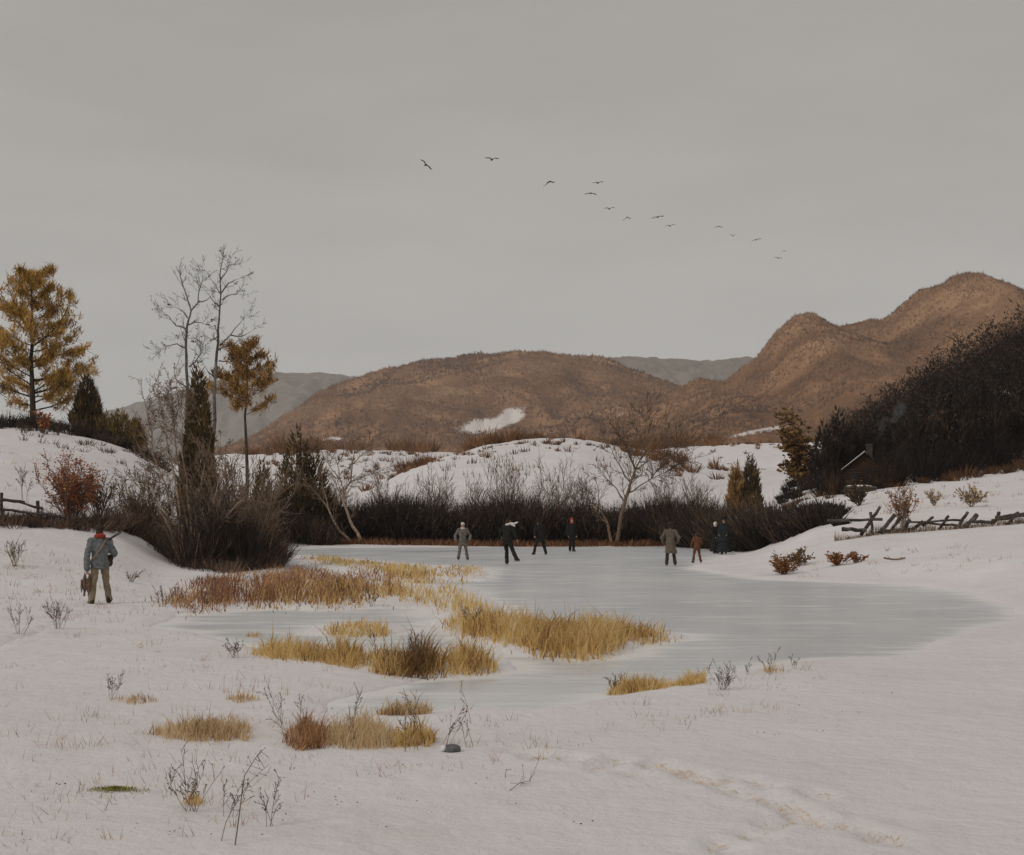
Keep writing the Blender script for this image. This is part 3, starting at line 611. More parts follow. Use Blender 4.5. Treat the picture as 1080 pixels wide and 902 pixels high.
def px_pts(poly, n, rng, fade=0.0, fsc=26):
    """points on the ground spread through an outlined patch, gathered in clumps"""
    q = in_poly(poly, int(n * 1.5), rng); keep = fbm(q[:, 0] / fsc, q[:, 1] / (fsc * .45), 55, 3) + .5 * (1 - fade) > rng.uniform(.05, .38, len(q)) * (1 if fade else .6)
    q = q[keep][:n]; d = F * (EYE - .05) / (q[:, 1] - HOR); xy = np.stack([(q[:, 0] - CX) / F * d, d], 1)
    return q, ground_pts(xy)

# ------------------------------------------------------------------ wood on the right slope
rng = np.random.default_rng(71)
def wood_h(a): return np.interp(a, [800, 830, 860, 900, 960, 1400], [1.3, 2.0, 3.3, 6.0, 7.2, 8])
n = 720; aa = rng.uniform(806, 1420, n * 3); dd = rng.uniform(112, 268, n * 3)
ok = (aa > np.interp(dd, [112, 135, 170, 230, 270], [808, 822, 846, 880, 905])) & ~((aa > 872) & (aa < 945) & (dd < 121)) & (dd > np.interp(aa, [806, 850, 940, 1000, 1080, 1400], [110, 111, 116, 118, 124, 127]))
aa, dd = aa[ok][:n], dd[ok][:n]; xy = np.stack([(aa - CX) / F * dd, dd], 1); gp = ground_pts(xy)
mb = MB()
for i in range(len(gp)):
    h = wood_h(aa[i]) * rng.uniform(.82, 1.06) * (1 + .12 * (dd[i] > 200)); wd = h * rng.uniform(.38, .6); m = 190
    u = 1 - np.sqrt(rng.random(m)); an = rng.uniform(0, 6.28, m); conif = rng.random() < .35
    rad = wd * .55 * ((1 - u) ** .8 if conif else np.sin(np.clip(u * .85 + .15, 0, 1) * 3.0) ** .6) * np.sqrt(rng.uniform(.2, 1, m))
    if not conif: u = .12 + .88 * rng.random(m)
    b = gp[i] + np.stack([np.cos(an) * rad, np.sin(an) * rad, u * h * .9 - .2], 1)
    tip = b + np.stack([np.cos(an) * h * .05, np.sin(an) * h * .05, h * (.02 if conif else .03) * rng.uniform(.2, 1.2, m)], 1) + rng.normal(size=(m, 3)) * h * .034
    blades(mb, b, tip, h * (.035 if conif else .028), np.clip((.3 if conif else .62) + rng.normal() * .14 + rng.normal(size=m) * .16, 0, 1), rng)
n = 900; a2 = rng.uniform(800, 1420, n); d2 = rng.uniform(111, 262, n); k = (a2 > np.interp(d2, [112, 135, 170, 230, 270], [806, 820, 844, 878, 903])) & (d2 > np.interp(a2, [806, 850, 940, 1000, 1080, 1400], [109, 110, 114, 116, 121, 125])) & ~((a2 > 876) & (a2 < 940) & (d2 < 119))
a2, d2 = a2[k], d2[k]; h2 = wood_h(a2) * rng.uniform(.25, .6, len(a2)); brush_mass(mb, scat(a2, d2), h2, h2 * .8, 60, .14 * d2 / 150, np.clip(.22 + rng.normal(size=len(a2)) * .12, 0, 1), rng)
a2 = np.array([878, 884, 890, 918, 924, 930, 936, 942, 948, 905]); brush_mass(mb, scat(a2, np.array([108., 109, 107, 108, 110, 109, 111, 112, 112, 107.5])), np.array([2.2, 1.3, .9, 1.3, 2.0, 2.6, 3.0, 3.4, 3.8, .8]), 1.3, 90, .07, .34, rng)
tag(mb.build('dark_wood', M['wood_mass']), kind='stuff')
# russet scrub along its foot
mb = MB(); n = 85; a_ = rng.uniform(800, 1120, n); d_ = np.interp(a_, [800, 850, 940, 1000, 1080, 1120], [107, 108, 111, 114, 119, 121]) + rng.normal(size=n) * 1.6
hh = .4 + 1.1 * vnoise(a_ / 14, d_ * 0, 3); brush_mass(mb, scat(a_, d_), hh, hh * .9, 26, .07, np.clip(.08 + rng.normal(size=n) * .12, 0, 1), rng)
a_ = np.array([884, 889, 926, 933, 940, 878]); brush_mass(mb, scat(a_, np.array([107., 108, 108, 110, 112, 110])), np.array([1.5, 1.1, 1.6, 2.2, 2.6, 2.2]), 1.2, 60, .05, .06, rng)
tag(mb.build('scrub', M['hedge']), kind='stuff')
# trees that stand out at its edge
proto = None; k = 0
for px, d in ((952, 121), (968, 124), (984, 122), (1000, 126), (1016, 124), (1034, 129), (1050, 127), (1068, 131), (1082, 129), (868, 122), (884, 124), (900, 127), (916, 126), (932, 124)):
    if proto is None: proto = cedar('dark_conifer', 'dark conifer in the front row of the wood on the right slope', on(px, d), 6.6, 2.6, 90, M['wood_mass'], n=1500, group='conifers along the front of the dark wood', blade=.42); o = proto
    else: o = copy_tree(proto); o.location = on(px, d)
    o.rotation_euler[2] = rng.uniform(0, 6); s = rng.uniform(.65, 1.15); o.scale = (s * rng.uniform(.9, 1.25), s, s)

# ------------------------------------------------------------------ alder thicket along the far bank
rng = np.random.default_rng(17); mb = MB()
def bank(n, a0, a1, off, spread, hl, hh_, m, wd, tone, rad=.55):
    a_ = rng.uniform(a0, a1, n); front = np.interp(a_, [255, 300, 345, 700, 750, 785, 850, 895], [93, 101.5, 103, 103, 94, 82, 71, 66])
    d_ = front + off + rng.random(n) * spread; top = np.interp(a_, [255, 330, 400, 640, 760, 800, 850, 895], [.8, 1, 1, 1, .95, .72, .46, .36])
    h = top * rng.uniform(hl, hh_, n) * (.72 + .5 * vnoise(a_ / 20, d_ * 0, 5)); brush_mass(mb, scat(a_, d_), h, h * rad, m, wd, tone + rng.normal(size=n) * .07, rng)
bank(150, 262, 890, .3, 3, 1.2, 2.2, 46, .17, .14, .8); bank(290, 262, 885, 1.5, 8, 2.8, 3.9, 54, .12, .32, .9); bank(330, 275, 860, 2, 10, 3.2, 4.2, 46, .06, .58, 1.0); bank(46, 290, 800, 4, 10, 3.8, 5.2, 26, .035, .93, .5)  # low layers get darker stems: shade at the thicket's foot put into colour
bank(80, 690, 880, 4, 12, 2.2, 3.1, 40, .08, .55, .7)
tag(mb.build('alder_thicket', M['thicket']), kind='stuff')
mb = MB(); n = 4200; a_ = rng.uniform(300, 775, n); d_ = rng.uniform(101.6, 103.2, n); P0 = ground_pts(np.stack([(a_ - CX) / F * d_, d_], 1))
blades(mb, P0, P0 + np.stack([rng.normal(size=n) * .2, rng.normal(size=n) * .1, rng.uniform(.15, .6, n)], 1), .09, np.clip(.25 + rng.normal(size=n) * .2, 0, 1), rng)
tag(mb.build('bank_grass', M['rust_grass']), kind='stuff')

# hedges and scrub on the field crests
mb = MB(); rng = np.random.default_rng(29)
def crest(pts, d, h, n, spread=3, wd=.12, m=26):
    xs = [p[0] for p in pts]; a_ = rng.uniform(xs[0], xs[-1], n); d_ = d + rng.normal(size=n) * spread
    hh = np.interp(a_, xs, [p[1] for p in pts]) * h * (.12 + 1.25 * vnoise(a_ / 7, d_ / 5, 7) ** 1.4) * rng.uniform(.5, 1.35, n); k = vnoise(a_ / 14, d_ * 0, 12) > .2
    a_, d_, hh = a_[k], d_[k], hh[k]; brush_mass(mb, scat(a_, d_), hh, hh * rng.uniform(.5, 1.1, len(hh)), m, wd * d / 230, np.clip(.42 + rng.normal(size=len(hh)) * .14, 0, 1), rng, sub=1)
crest([(395, .8), (440, 1), (505, 1.2), (540, .9), (575, .6)], 232, 2.9, 260); crest([(575, .6), (640, 1), (720, 1.1)], 236, 2.6, 150)
crest([(255, 1), (330, 1.2), (400, 1), (520, 1.3), (560, 1.2), (720, 1.3), (760, .7)], 405, 5.0, 420, 12); crest([(760, .5), (900, .8)], 402, 3, 60, 5)
crest([(385, 1), (470, .8)], 212, 2.0, 110, 8); crest([(470, .7), (560, .5), (660, .8), (720, 1)], 196, 1.3, 70, 9); crest([(660, 1), (740, 1.1), (800, .7)], 205, 1.9, 90, 9)
a_ = rng.uniform(415, 720, 46); d_ = rng.uniform(168, 229, 46); brush_mass(mb, scat(a_, d_), rng.uniform(.4, 1.3, 46), .8, 20, .09, np.clip(.4 + rng.normal(size=46) * .2, 0, 1), rng, sub=1)
a_ = rng.uniform(270, 440, 60); d_ = rng.uniform(300, 395, 60); brush_mass(mb, scat(a_, d_), rng.uniform(.6, 2.0, 60), 1.4, 20, .16, np.clip(.4 + rng.normal(size=60) * .2, 0, 1), rng, sub=1)
a_ = rng.uniform(690, 830, 30); d_ = rng.uniform(240, 390, 30); brush_mass(mb, scat(a_, d_), rng.uniform(.5, 1.6, 30), 1.2, 20, .14, np.clip(.4 + rng.normal(size=30) * .2, 0, 1), rng, sub=1)
tag(mb.build('hedgerow_brush', M['hedge']), kind='stuff')
# stray weeds on the mid field
mb = MB(); n = 240; q = in_poly([(425, 515), (520, 470), (640, 466), (700, 485), (700, 515)], n // 6, rng)
for p in q:
    h0 = hit(p[0], p[1]); m = 7; b = np.repeat(h0[None], m, 0) + rng.normal(size=(m, 3)) * [.5, .5, 0]; blades(mb, b, b + np.stack([rng.normal(size=m) * .2, rng.normal(size=m) * .2, rng.uniform(.3, 1.1, m)], 1), .12, rng.uniform(.1, .7, m), rng)
tag(mb.build('field_weeds', M['weed']), kind='stuff')

def limb_tree(name, label, cat, d, lines, seed, mat, w0, twig=1.0, tl=1.1, rmin=.009, depth=.35, litter=0, lv=2, up=.06, squash=0):
    """main stems follow the drawn lines (with depth of their own); fine branching grows from them"""
    lines = [[(x_, y_ + squash * max(0, (535 - y_) / 273)) for x_, y_ in l_] for l_ in lines]; rng = np.random.default_rng(seed); x0, y0 = lines[0][0]; base = on(x0, d); t = thing(name, label, cat, base); segs = []; ends = []; pd = {}
    P = dict(n=[4, 3, 2][:lv + 1], wob=[.14, .2, .22], trop=[up, up * .7, .04], kids=[5, 3], start=[.15, .2], ang=[.65, .6], ratio=[.5, .5], rr=[.6, .65], rmin=rmin, tone=.5, short=.3)
    for li, ln in enumerate(lines):
        o0 = pd.get(tuple(ln[0]), 0.0); sl_ = rng.normal() * depth / 3; pts = []
        for i, p in enumerate(ln):
            o = o0 + sl_ * i * (0 if li == 0 else 1) + rng.normal() * .03; pd.setdefault(tuple(p), o); pts.append(px3(p[0], p[1], d + o) - base)
        if li == 0 or ln[0][1] > lines[0][0][1] - 8: pts[0][2] = -.15 + on(ln[0][0], d)[2] - base[2]
        n = len(pts) - 1; wf = w0 if li == 0 else w0 * (.8 if ln[0][1] > lines[0][0][1] - 8 else .42)
        for i in range(n):
            ra, rb = (max(rmin, wf * (1 - .8 * j / n)) for j in (i, i + 1)); m0, m1 = pts[i], pts[i + 1]
            mm = (m0 + m1) / 2 + rng.normal(size=3) * np.linalg.norm(m1 - m0) * .035
            tn = np.clip(.55 + rng.normal() * .1, 0, 1); lvl = 0 if (li == 0 or wf > w0 * .5) else 1
            segs.append((m0, mm, ra, (ra + rb) / 2, tn, lvl)); segs.append((mm, m1, (ra + rb) / 2, rb, tn, lvl))
            L = np.linalg.norm(m1 - m0); frac = (i + .5) / n
            if li > 0 or frac > .3:
                k = rng.poisson(twig * L * (1.2 if li else .9) * (.5 + frac))
                for _ in range(k):
                    dd_ = unit(m1 - m0); u, v = frames(dd_[None]); a_ = rng.uniform(0, 6.283); an_ = rng.uniform(.5, 1.1); cd = dd_ * math.cos(an_) + (u[0] * math.cos(a_) + v[0] * math.sin(a_)) * math.sin(an_)
                    grow_sub(rng, segs, m0 + (m1 - m0) * rng.random(), cd, tl * rng.uniform(.5, 1.2), max(rmin, rb * .45), P, ends)
        grow_sub(rng, segs, pts[-1], unit(pts[-1] - pts[-2]), tl, max(rmin, rb), P, ends)
    split_build(segs, t, mat)
    if litter:
        e = np.array([x[0] for x in ends]); e = e[rng.choice(len(e), min(litter, len(e)), False)]; leaves(MB(), e, rng.uniform(.06, .16, len(e)), rng.uniform(0, .5, len(e)), rng).build('dead_leaves', M['bark_dark'], t)
    return t
def grow_sub(rng, segs, p, d, L, r, P, ends):
    tmp = []; grow(rng, tmp, p, d, L, r, 0, P, ends); segs += [(*q[:5], q[5] + 1) for q in tmp]
def px3(px, py, d): return np.array([(px - CX) / F * d, d, Zp(py, d)])
# ------------------------------------------------------------------ trees and shrubs, one by one
pine('pine_tree', 'big golden brown pine on the snowy bluff at the left', on(34, 120), 13.2, .28, 3, 36, .10, 5.4, M['pine'], tl=.50, tw=.115, k=15, mids=.56,
     profile=lambda u: np.interp(u, [.1, .25, .5, .7, .85, 1], [1.0, .95, .8, .72, .55, .3]), lift=.25,
     extra=(((.9, -.1, .75), .52, 5.4), ((1, .1, .35), .42, 4.6), ((.95, .2, .1), .30, 5.0), ((.95, -.2, .25), .22, 5.6), ((-.5, -.3, .9), .6, 4.5)))
cedar('cedar_tree', 'tall dark cedar just right of the big pine on the bluff', on(92, 119), 5.4, 2.6, 31, M['cedar'], n=3000, blade=.45)
cedar('cedar_tree', 'squat twin topped cedar on the bluff, second right of the big pine', on(118, 118), 2.9, 2.2, 32, M['cedar_gold'], n=1800, tips=((-.3, 0, .9), (.7, 0, 1)), blade=.35)
cedar('cedar_tree', 'small cedar at the low right end of the bluff crest', on(143, 117), 2.9, 1.9, 33, M['cedar_gold'], n=1600, blade=.35)
shrub('oak_sapling', 'little russet leaved sapling on snow below the big pine', on(44, 108), 1.5, 6, .5, 34, M['bark_dark'], lf=M['oak'], lfn=260, lfs=.26)
# brush along the bluff crest
mb = MB(); rng = np.random.default_rng(41); n = 200; a_ = rng.uniform(-160, 178, n); d_ = 115.5 + rng.normal(size=n) * 2.2
hh = np.interp(a_, [-160, 30, 80, 178], [1.5, 1.3, 1.4, .8]) * (.4 + vnoise(a_ / 8, d_ / 4, 2)); brush_mass(mb, scat(a_, d_), hh, hh * .9, 30, .07, np.clip(.45 + rng.normal(size=n) * .16, 0, 1), rng)
n = 40; a_ = rng.uniform(20, 165, n); d_ = rng.uniform(96, 113, n); brush_mass(mb, scat(a_, d_), .6, .6, 14, .05, .7, rng, sub=1)
tag(mb.build('bluff_brush', M['thicket']), kind='stuff')

BIRCH = dict(n=[12, 6, 5, 3], wob=[.035, .12, .16, .2], trop=[.02, .09, .06, .04], kids=[17, 7, 4], start=[.38, .2, .2], ang=[.85, .6, .6], ratio=[.34, .45, .5], rr=[.42, .55, .6], rmin=.013, tone=.62, short=.35)
limb_tree('birch_tree', 'shorter of the two bare birches, forked, rising behind the columnar cedar', 'tree', 76, [
    [(199, 535), (198, 470), (197, 420), (196.5, 378), (196, 355), (197, 337), (199, 325), (201.5, 315), (198, 303), (193, 287), (190, 276)],
    [(201.5, 315), (209, 305), (210, 293), (214, 280), (213, 272)], [(209, 305), (218, 303), (224, 297)], [(198, 331), (205, 328), (212, 328), (219, 331)], [(196, 335), (186, 332), (178, 321), (173, 318)],
    [(198, 323), (193, 316), (184, 310)], [(199, 378), (206, 372), (212, 363), (212, 350), (205, 346), (198.6, 346)], [(196, 400), (190, 396), (185, 391), (184, 380), (189, 370)], [(196, 357), (187, 352), (176, 355), (169, 361)]],
    151, M['birch'], .105, 1.9, 1.0, .0055, squash=16, litter=60)
limb_tree('birch_tree', 'taller of the two bare birches, slender, between columnar cedar and slim pine', 'tree', 78, [
    [(224, 535), (224, 470), (226, 412), (228, 372), (230, 352), (230, 335), (231.6, 316), (233, 297), (232, 275), (234, 262)],
    [(233, 297), (229, 290), (226, 284)], [(233.4, 295), (241, 284), (247, 281), (252, 279)], [(234, 303), (243, 297), (251, 296)], [(231.6, 354), (243, 342), (253, 329), (258, 320)], [(243, 342), (254, 344), (265, 338)],
    [(230.7, 371), (241, 372), (247, 378)], [(230, 359), (238, 355), (246, 354)], [(230, 344), (224, 348), (219, 344)], [(231.6, 310), (224, 303), (219, 295)], [(228, 390), (220, 384), (215, 376)], [(232, 280), (239, 271), (242, 262)]],
    158, M['birch'], .11, 1.9, 1.0, .0055, squash=16, litter=60)
cedar('cedar_tree', 'dark columnar cedar standing in front of the bare birches', on(209, 73), 9.4, 2.0, 35, M['cedar'], n=5200, blade=.4)
pine('pine_tree', 'slim brown topped pine with bare trunk right of the birches', on(260, 80), 11.9, .15, 9, 20, .67, 2.6, M['pine_dark'], tl=.34, tw=.085, k=10, lift=.22, mids=.45,
     profile=lambda u: np.interp(u, [.68, .73, .80, .88, 1], [.85, 1.0, .72, .8, .3]))
cedar('cedar_tree', 'tall pointed dark cedar beside the leaning bare tree', on(317, 104.5), 8.4, 3.7, 36, M['cedar'], n=4200, tips=((-.25, 0, 1), (.75, .2, .86)), blade=.48)
cedar('cedar_tree', 'small dark cedar below the slim pine', on(277, 88), 5.6, 1.9, 37, M['cedar'], n=1800, blade=.4)
ALDER = dict(n=[8, 5, 4, 3], wob=[.05, .1, .15, .2], trop=[.02, .06, .05, .03], kids=[8, 6, 4], start=[.28, .2, .2], ang=[.4, .5, .55], ratio=[.46, .5, .5], rr=[.5, .55, .6], rmin=.011, tone=.5, short=.3)
rng = np.random.default_rng(61)
limb_tree('alder_clump', 'tall bare alder clump at the left of the marsh edge', 'shrub', 56, [
    [(197, 602), (193, 560), (187, 520), (179, 480), (172, 440), (167, 412)], [(200, 602), (196, 545), (189, 495), (184, 450), (181, 418)], [(203, 602), (201, 545), (197, 505), (192, 460), (191, 432)], [(194, 600), (184, 552), (172, 505), (160, 455), (153, 424)],
    [(206, 602), (207, 545), (213, 505), (219, 478)], [(209, 602), (222, 552), (236, 515), (247, 492)], [(191, 599), (177, 545), (160, 513), (140, 507)], [(205, 601), (212, 560), (228, 520), (232, 480)], [(193, 599), (180, 560), (164, 530), (146, 524)], [(208, 601), (226, 565), (250, 532), (266, 520)],
    [(187, 520), (176, 500), (163, 489)], [(184, 450), (188, 430), (186, 410)], [(172, 505), (158, 492), (150, 478)]], 62, M['bark_tan'], .065, 3.2, 1.0, .008, .8, 140)
shrub('alder_shrub', 'dark bushy alder with arching side twigs left of the tall clump', on(158, 62), 3.0, 22, 1.0, 63, M['bark_brown'], rmin=.012, r=.03)
shrub('alder_shrub', 'dense dark alder at the middle of the marsh edge', on(226, 56), 3.2, 18, .75, 64, M['bark_dark'], rmin=.012, r=.03)
shrub('alder_shrub', 'tan twigged alder spreading over the russet grass', on(262, 58), 4.3, 22, .8, 65, M['bark_tan'], rmin=.011, r=.03)
shrub('alder_shrub', 'low dark alder at the right end of the marsh edge clump', on(276, 60), 2.8, 16, 1.0, 66, M['bark_brown'], rmin=.011, r=.028)
shrub('alder_shrub', 'bare brown alder between the columnar cedar and slim pine', on(240, 66), 4.6, 20, .5, 67, M['bark_tan'], rmin=.014, r=.03)
# the shaded tangle at their feet
mb = MB(); n = 185; rng = np.random.default_rng(68); a_ = np.clip(rng.normal(222, 48, n), 124, 292); base = np.interp(a_, [120, 150, 170, 200, 240, 270, 298], [60, 63, 61, 54.5, 54.5, 57, 62]); d_ = base + np.abs(rng.normal(size=n)) * 3.2 + (vnoise(a_ / 11, a_ * 0, 5) - .35) * 3
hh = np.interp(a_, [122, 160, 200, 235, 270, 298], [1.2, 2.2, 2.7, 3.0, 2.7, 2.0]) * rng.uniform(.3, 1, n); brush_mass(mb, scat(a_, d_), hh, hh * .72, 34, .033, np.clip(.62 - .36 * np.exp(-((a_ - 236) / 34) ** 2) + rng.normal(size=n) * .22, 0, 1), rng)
n = 26; a_ = rng.uniform(288, 350, n); d_ = rng.uniform(100.5, 104, n); brush_mass(mb, scat(a_, d_), 2.5, 1.5, 46, .08, np.clip(.45 + rng.normal(size=n) * .15, 0, 1), rng)
n = 120; a_ = rng.uniform(118, 300, n); base = np.interp(a_, [118, 150, 170, 200, 240, 270, 300], [58, 61, 59.5, 53, 53, 55.5, 60]); d_ = base + rng.normal(size=n) * 1.1; brush_mass(mb, scat(a_, d_), rng.uniform(.3, .9, n), .6, 18, .025, np.clip(.62 + rng.normal(size=n) * .25, 0, 1), rng)
tag(mb.build('marsh_brush', M['thicket']), kind='stuff')
shrub('oak_shrub', 'russet leaved oak shrub behind the left rail fence', on(75, 54), 2.5, 22, .62, 70, M['bark_brown'], r=.03, lf=M['oak'], lfn=5200, lfs=.085)
shrub('oak_shrub', 'sparse brown shrub right of the russet oak behind the hunter', on(104, 58), 2.0, 14, .8, 71, M['bark_dark'], r=.025, lf=M['brown_leaf'], lfn=500, lfs=.1)
# brush under the left fence
mb = MB(); n = 230; rng = np.random.default_rng(72); a_ = rng.uniform(-120, 170, n); d_ = np.interp(a_, [-120, 0, 100, 170], [50, 50.5, 53, 63]) + np.abs(rng.normal(size=n)) * 2.0
hh = np.interp(a_, [-120, 60, 100, 165], [.55, .6, .9, 1.2]) * (.3 + 1.1 * vnoise(a_ / 9, d_, 4)); brush_mass(mb, scat(a_, d_), hh, hh, 30, .03, np.clip(.72 + rng.normal(size=n) * .18, 0, 1), rng)
tag(mb.build('fence_brush', M['thicket']), kind='stuff')

limb_tree('bare_tree', 'pale trunked bare tree leaning left from the bank beside the pointed cedar', 'tree', 102.6, [
    [(382, 573), (377, 562), (369, 549), (362.4, 531), (363.7, 518), (370, 508), (371.5, 490), (374, 476)], [(375, 573), (358, 560), (346, 536), (335, 521), (326, 512)], [(363.7, 518), (358.5, 505), (356, 490), (351, 479)], [(362.4, 531), (353, 508), (343, 496), (337, 486)],
    [(370, 508), (382, 503), (400, 497)], [(371.5, 490), (380, 481), (388, 474)], [(356, 490), (362, 480), (364, 470)], [(346, 536), (343, 522), (338, 508)], [(358.5, 505), (349, 494), (342, 482)]], 81, M['bark_tan'], .14, 2.0, 1.5, .012, .8)
limb_tree('bare_tree', 'large twin trunked bare tree spreading right behind the skaters', 'tree', 102.6, [
    [(649.5, 573), (654.7, 545), (659, 530), (662, 520), (665, 509), (670, 495), (665, 484), (661, 472), (657, 462)], [(646, 573), (641, 553), (637, 545), (632, 536), (631, 524)], [(670, 495), (676, 484), (678, 471), (681, 452), (683, 434)], [(662, 520), (668, 518), (677, 511), (687, 505), (704, 497), (713, 490)],
    [(670, 495), (676, 492), (687, 485), (698, 483), (706, 477)], [(687, 505), (690, 500), (708, 482), (719, 471)], [(665, 509), (656, 495), (648, 482), (643, 470)], [(678, 471), (689, 458), (697, 446)], [(665, 484), (670, 466), (672, 448)], [(676, 484), (688, 470), (702, 462)], [(659, 530), (650, 515), (640, 505)], [(704, 497), (718, 488), (730, 484)], [(661, 472), (652, 460), (648, 450)]],
    83, M['bark_brown'], .16, 2.3, 1.6, .012, .9, up=.02)
rng = np.random.default_rng(85)
for i, (px, d, h, lab) in enumerate(((462, 112, 6.0, 'round bare shrub over the thicket left of the speckled grey skater'), (497, 113, 4.6, 'short bare shrub over the thicket above the speckled grey skater'),
        (533, 112, 6.6, 'tall upright bare shrub over the thicket above the kicking skater'), (562, 114, 5.0, 'low bare shrub over the thicket above the striding skater'),
        (594, 112, 7.2, 'tallest bare shrub over the thicket, above the red capped skater'), (622, 113, 5.6, 'bushy bare shrub just left of the twin trunked bare tree'),
        (700, 110, 5.6, 'bare shrub over the thicket behind the skater in the long coat'), (730, 112, 5.2, 'brown bare shrub over the thicket behind the child skater'),
        (405, 111, 5.8, 'bare shrub just right of the leaning bare tree'), (350, 110, 5.2, 'bare shrub between the pointed cedar and the leaning bare tree'))):
    shrub('bare_shrub', lab, on(px, d), h * .84, 19, .40, 100 + i, M['bark_tan'], rmin=.0105, r=.03)
cedar('cedar_tree', 'golden little cedar, left one of the pair by the far snowfield', on(776, 118), 5.0, 1.6, 38, M['pine_dark'], n=1500, blade=.4)
cedar('cedar_tree', 'dark little cedar, right one of the pair by the far snowfield', on(792, 118), 5.2, 1.9, 39, M['cedar'], n=1700, blade=.4)
P = dict(n=[7, 4, 3], wob=[.07, .14, .2], trop=[.03, .05, .03], kids=[11, 6], start=[.2, .2], ang=[.8, .7], ratio=[.45, .5], rr=[.5, .6], rmin=.025, tone=.4, short=.35)
shrub('oak_tree', 'ragged brown leaved oak at the left end of the dark wood', on(846, 128), 7.6, 3, .22, 87, M['bark_dark'], rmin=.03, r=.12, P=P, lf=M['brown_leaf'], lfn=1100, lfs=.5)
shrub('russet_shrub', 'russet brown shrub on the snow below the log cabin', on(906, 82), 1.4, 20, 1.0, 88, M['bark_dark'], r=.02, rmin=.014, lf=M['brown_leaf'], lfn=350, lfs=.12)
shrub('oak_shrub', 'tan leaved shrub growing through the right rail fence', on(952, 62.5), 1.7, 12, .5, 89, M['bark_tan'], r=.02, lf=M['orange'], lfn=420, lfs=.11)
shrub('dry_weed', 'yellow dry weed on the slope right of the tan shrub', on(985, 74), .9, 8, .6, 91, M['weed'], r=.012, lf=M['straw'], lfn=110, lfs=.14)
shrub('dry_weed', 'straw coloured weed clump on the slope at far right', on(1024, 70), 1.0, 14, 1.0, 92, M['weed'], r=.012, lf=M['straw'], lfn=300, lfs=.14)
shrub('dry_weed', 'grey twiggy weed on snow left of the russet shrub below the cabin', on(880, 78), .8, 10, .9, 93, M['weed_grey'], r=.012)

# ------------------------------------------------------------------ log cabin and its smoke
cb = on(912, 112.5); cab = thing('log_cabin', 'small brown log cabin with snowy roof at the edge of the dark wood', 'cabin', cb, R(-14))
rng = np.random.default_rng(95); mb = MB()
W, Dp, Hw = 3.0, 3.4, 1.7
for k in range(8):
    z = .1 + k * .21
    for yy_ in (-Dp / 2, Dp / 2): tubes(mb, [((-W / 2 - .12, yy_, z), (W / 2 + .12, yy_, z), .115, .105, rng.uniform(.3, .7))], 7)
    for xx_ in (-W / 2, W / 2): tubes(mb, [((xx_, -Dp / 2 - .12, z + .1), (xx_, Dp / 2 + .12, z + .1), .115, .105, rng.uniform(.3, .7))], 7)
box(mb, (0, 0, .9), (W - .1, Dp - .1, 1.7), .3)
for s in (-1, 1):
    y0 = s * Dp / 2; mb.add([(-W / 2, y0, Hw), (W / 2, y0, Hw), (0, y0, Hw + 1.15), (-W / 2, y0 - s * .1, Hw), (W / 2, y0 - s * .1, Hw), (0, y0 - s * .1, Hw + 1.15)], [(0, 1, 2), (3, 5, 4), (0, 2, 5), (0, 5, 3), (1, 4, 5), (1, 5, 2)], .45)
M['log'] = mat_ramp('brown_logs', [(0, (.026, .016, .011)), (.5, (.055, .032, .022)), (1, (.09, .055, .038))], noise_scale=4, bump=.4)
mb.build('wall', M['log'], cab)
def roof_side(s, lift, th, inset, m, nm, par):
    q = MB(); x0, z0 = s * (W / 2 + .35 - inset), Hw - .25 + lift; x1, z1 = 0, Hw + 1.2 + lift; yy0 = Dp / 2 + .35 - inset
    v = [(x0, -yy0, z0), (x0, yy0, z0), (x1, yy0, z1), (x1, -yy0, z1)]; v = v + [(a, b, c + th) for a, b, c in v]
    q.add(v, [(0, 2, 1), (0, 3, 2), (4, 5, 6), (4, 6, 7), (0, 1, 5), (0, 5, 4), (1, 2, 6), (1, 6, 5), (2, 3, 7), (2, 7, 6), (3, 0, 4), (3, 4, 7)], .4); return q.build(nm, m, par)
for s in (-1, 1):
    rf = roof_side(s, 0, .08, 0, M['log'], 'roof', cab)
    roof_side(s, .085, .09 if s < 0 else .05, .06 if s < 0 else .4, M['snow'], 'snow_cover', rf)
mb = MB(); box(mb, (.35, .5, Hw + 1.3), (.5, .5, 1.2), .3); box(mb, (.35, .5, Hw + 1.95), (.6, .6, .12), .4); mb.build('chimney', M['rail'], cab)
d_ = box(MB(), (.35, -Dp / 2 - .125, .85), (.75, .06, 1.5), .1).build('door', M['bark_dark'], cab)
w_ = box(MB(), (-.8, -Dp / 2 - .125, 1.05), (.55, .06, .5), .6).build('window', M['log'], cab)
M['pane'] = mat_cloth('dark_pane', (.02, .022, .025), rough=.15, bump=0); box(MB(), (-.8, -Dp / 2 - .165, 1.05), (.42, .02, .38), .3).build('pane', M['pane'], w_)
# snow-topped log pile in front
lp = thing('log_pile', 'low snow topped log pile in front of the cabin', 'log pile', on(906, 106), R(5)); mb = MB()
for r_, z in ((5, .14), (4, .36)):
    for i in range(r_): tubes(mb, [((-1.1 + rng.normal() * .1, (i - r_ / 2) * .27, z), (1.1 + rng.normal() * .1, (i - r_ / 2) * .27, z), .13, .12, rng.uniform(.2, .7))], 7)
mb.build('logs', M['rail'], lp); q = MB(); loft(q, [(0, -.1, .47, 1.0, .5), (0, -.1, .53, .95, .48), (0, -.1, .58, .6, .3)], 14); q.build('snow_cover', M['snow'], lp, True)
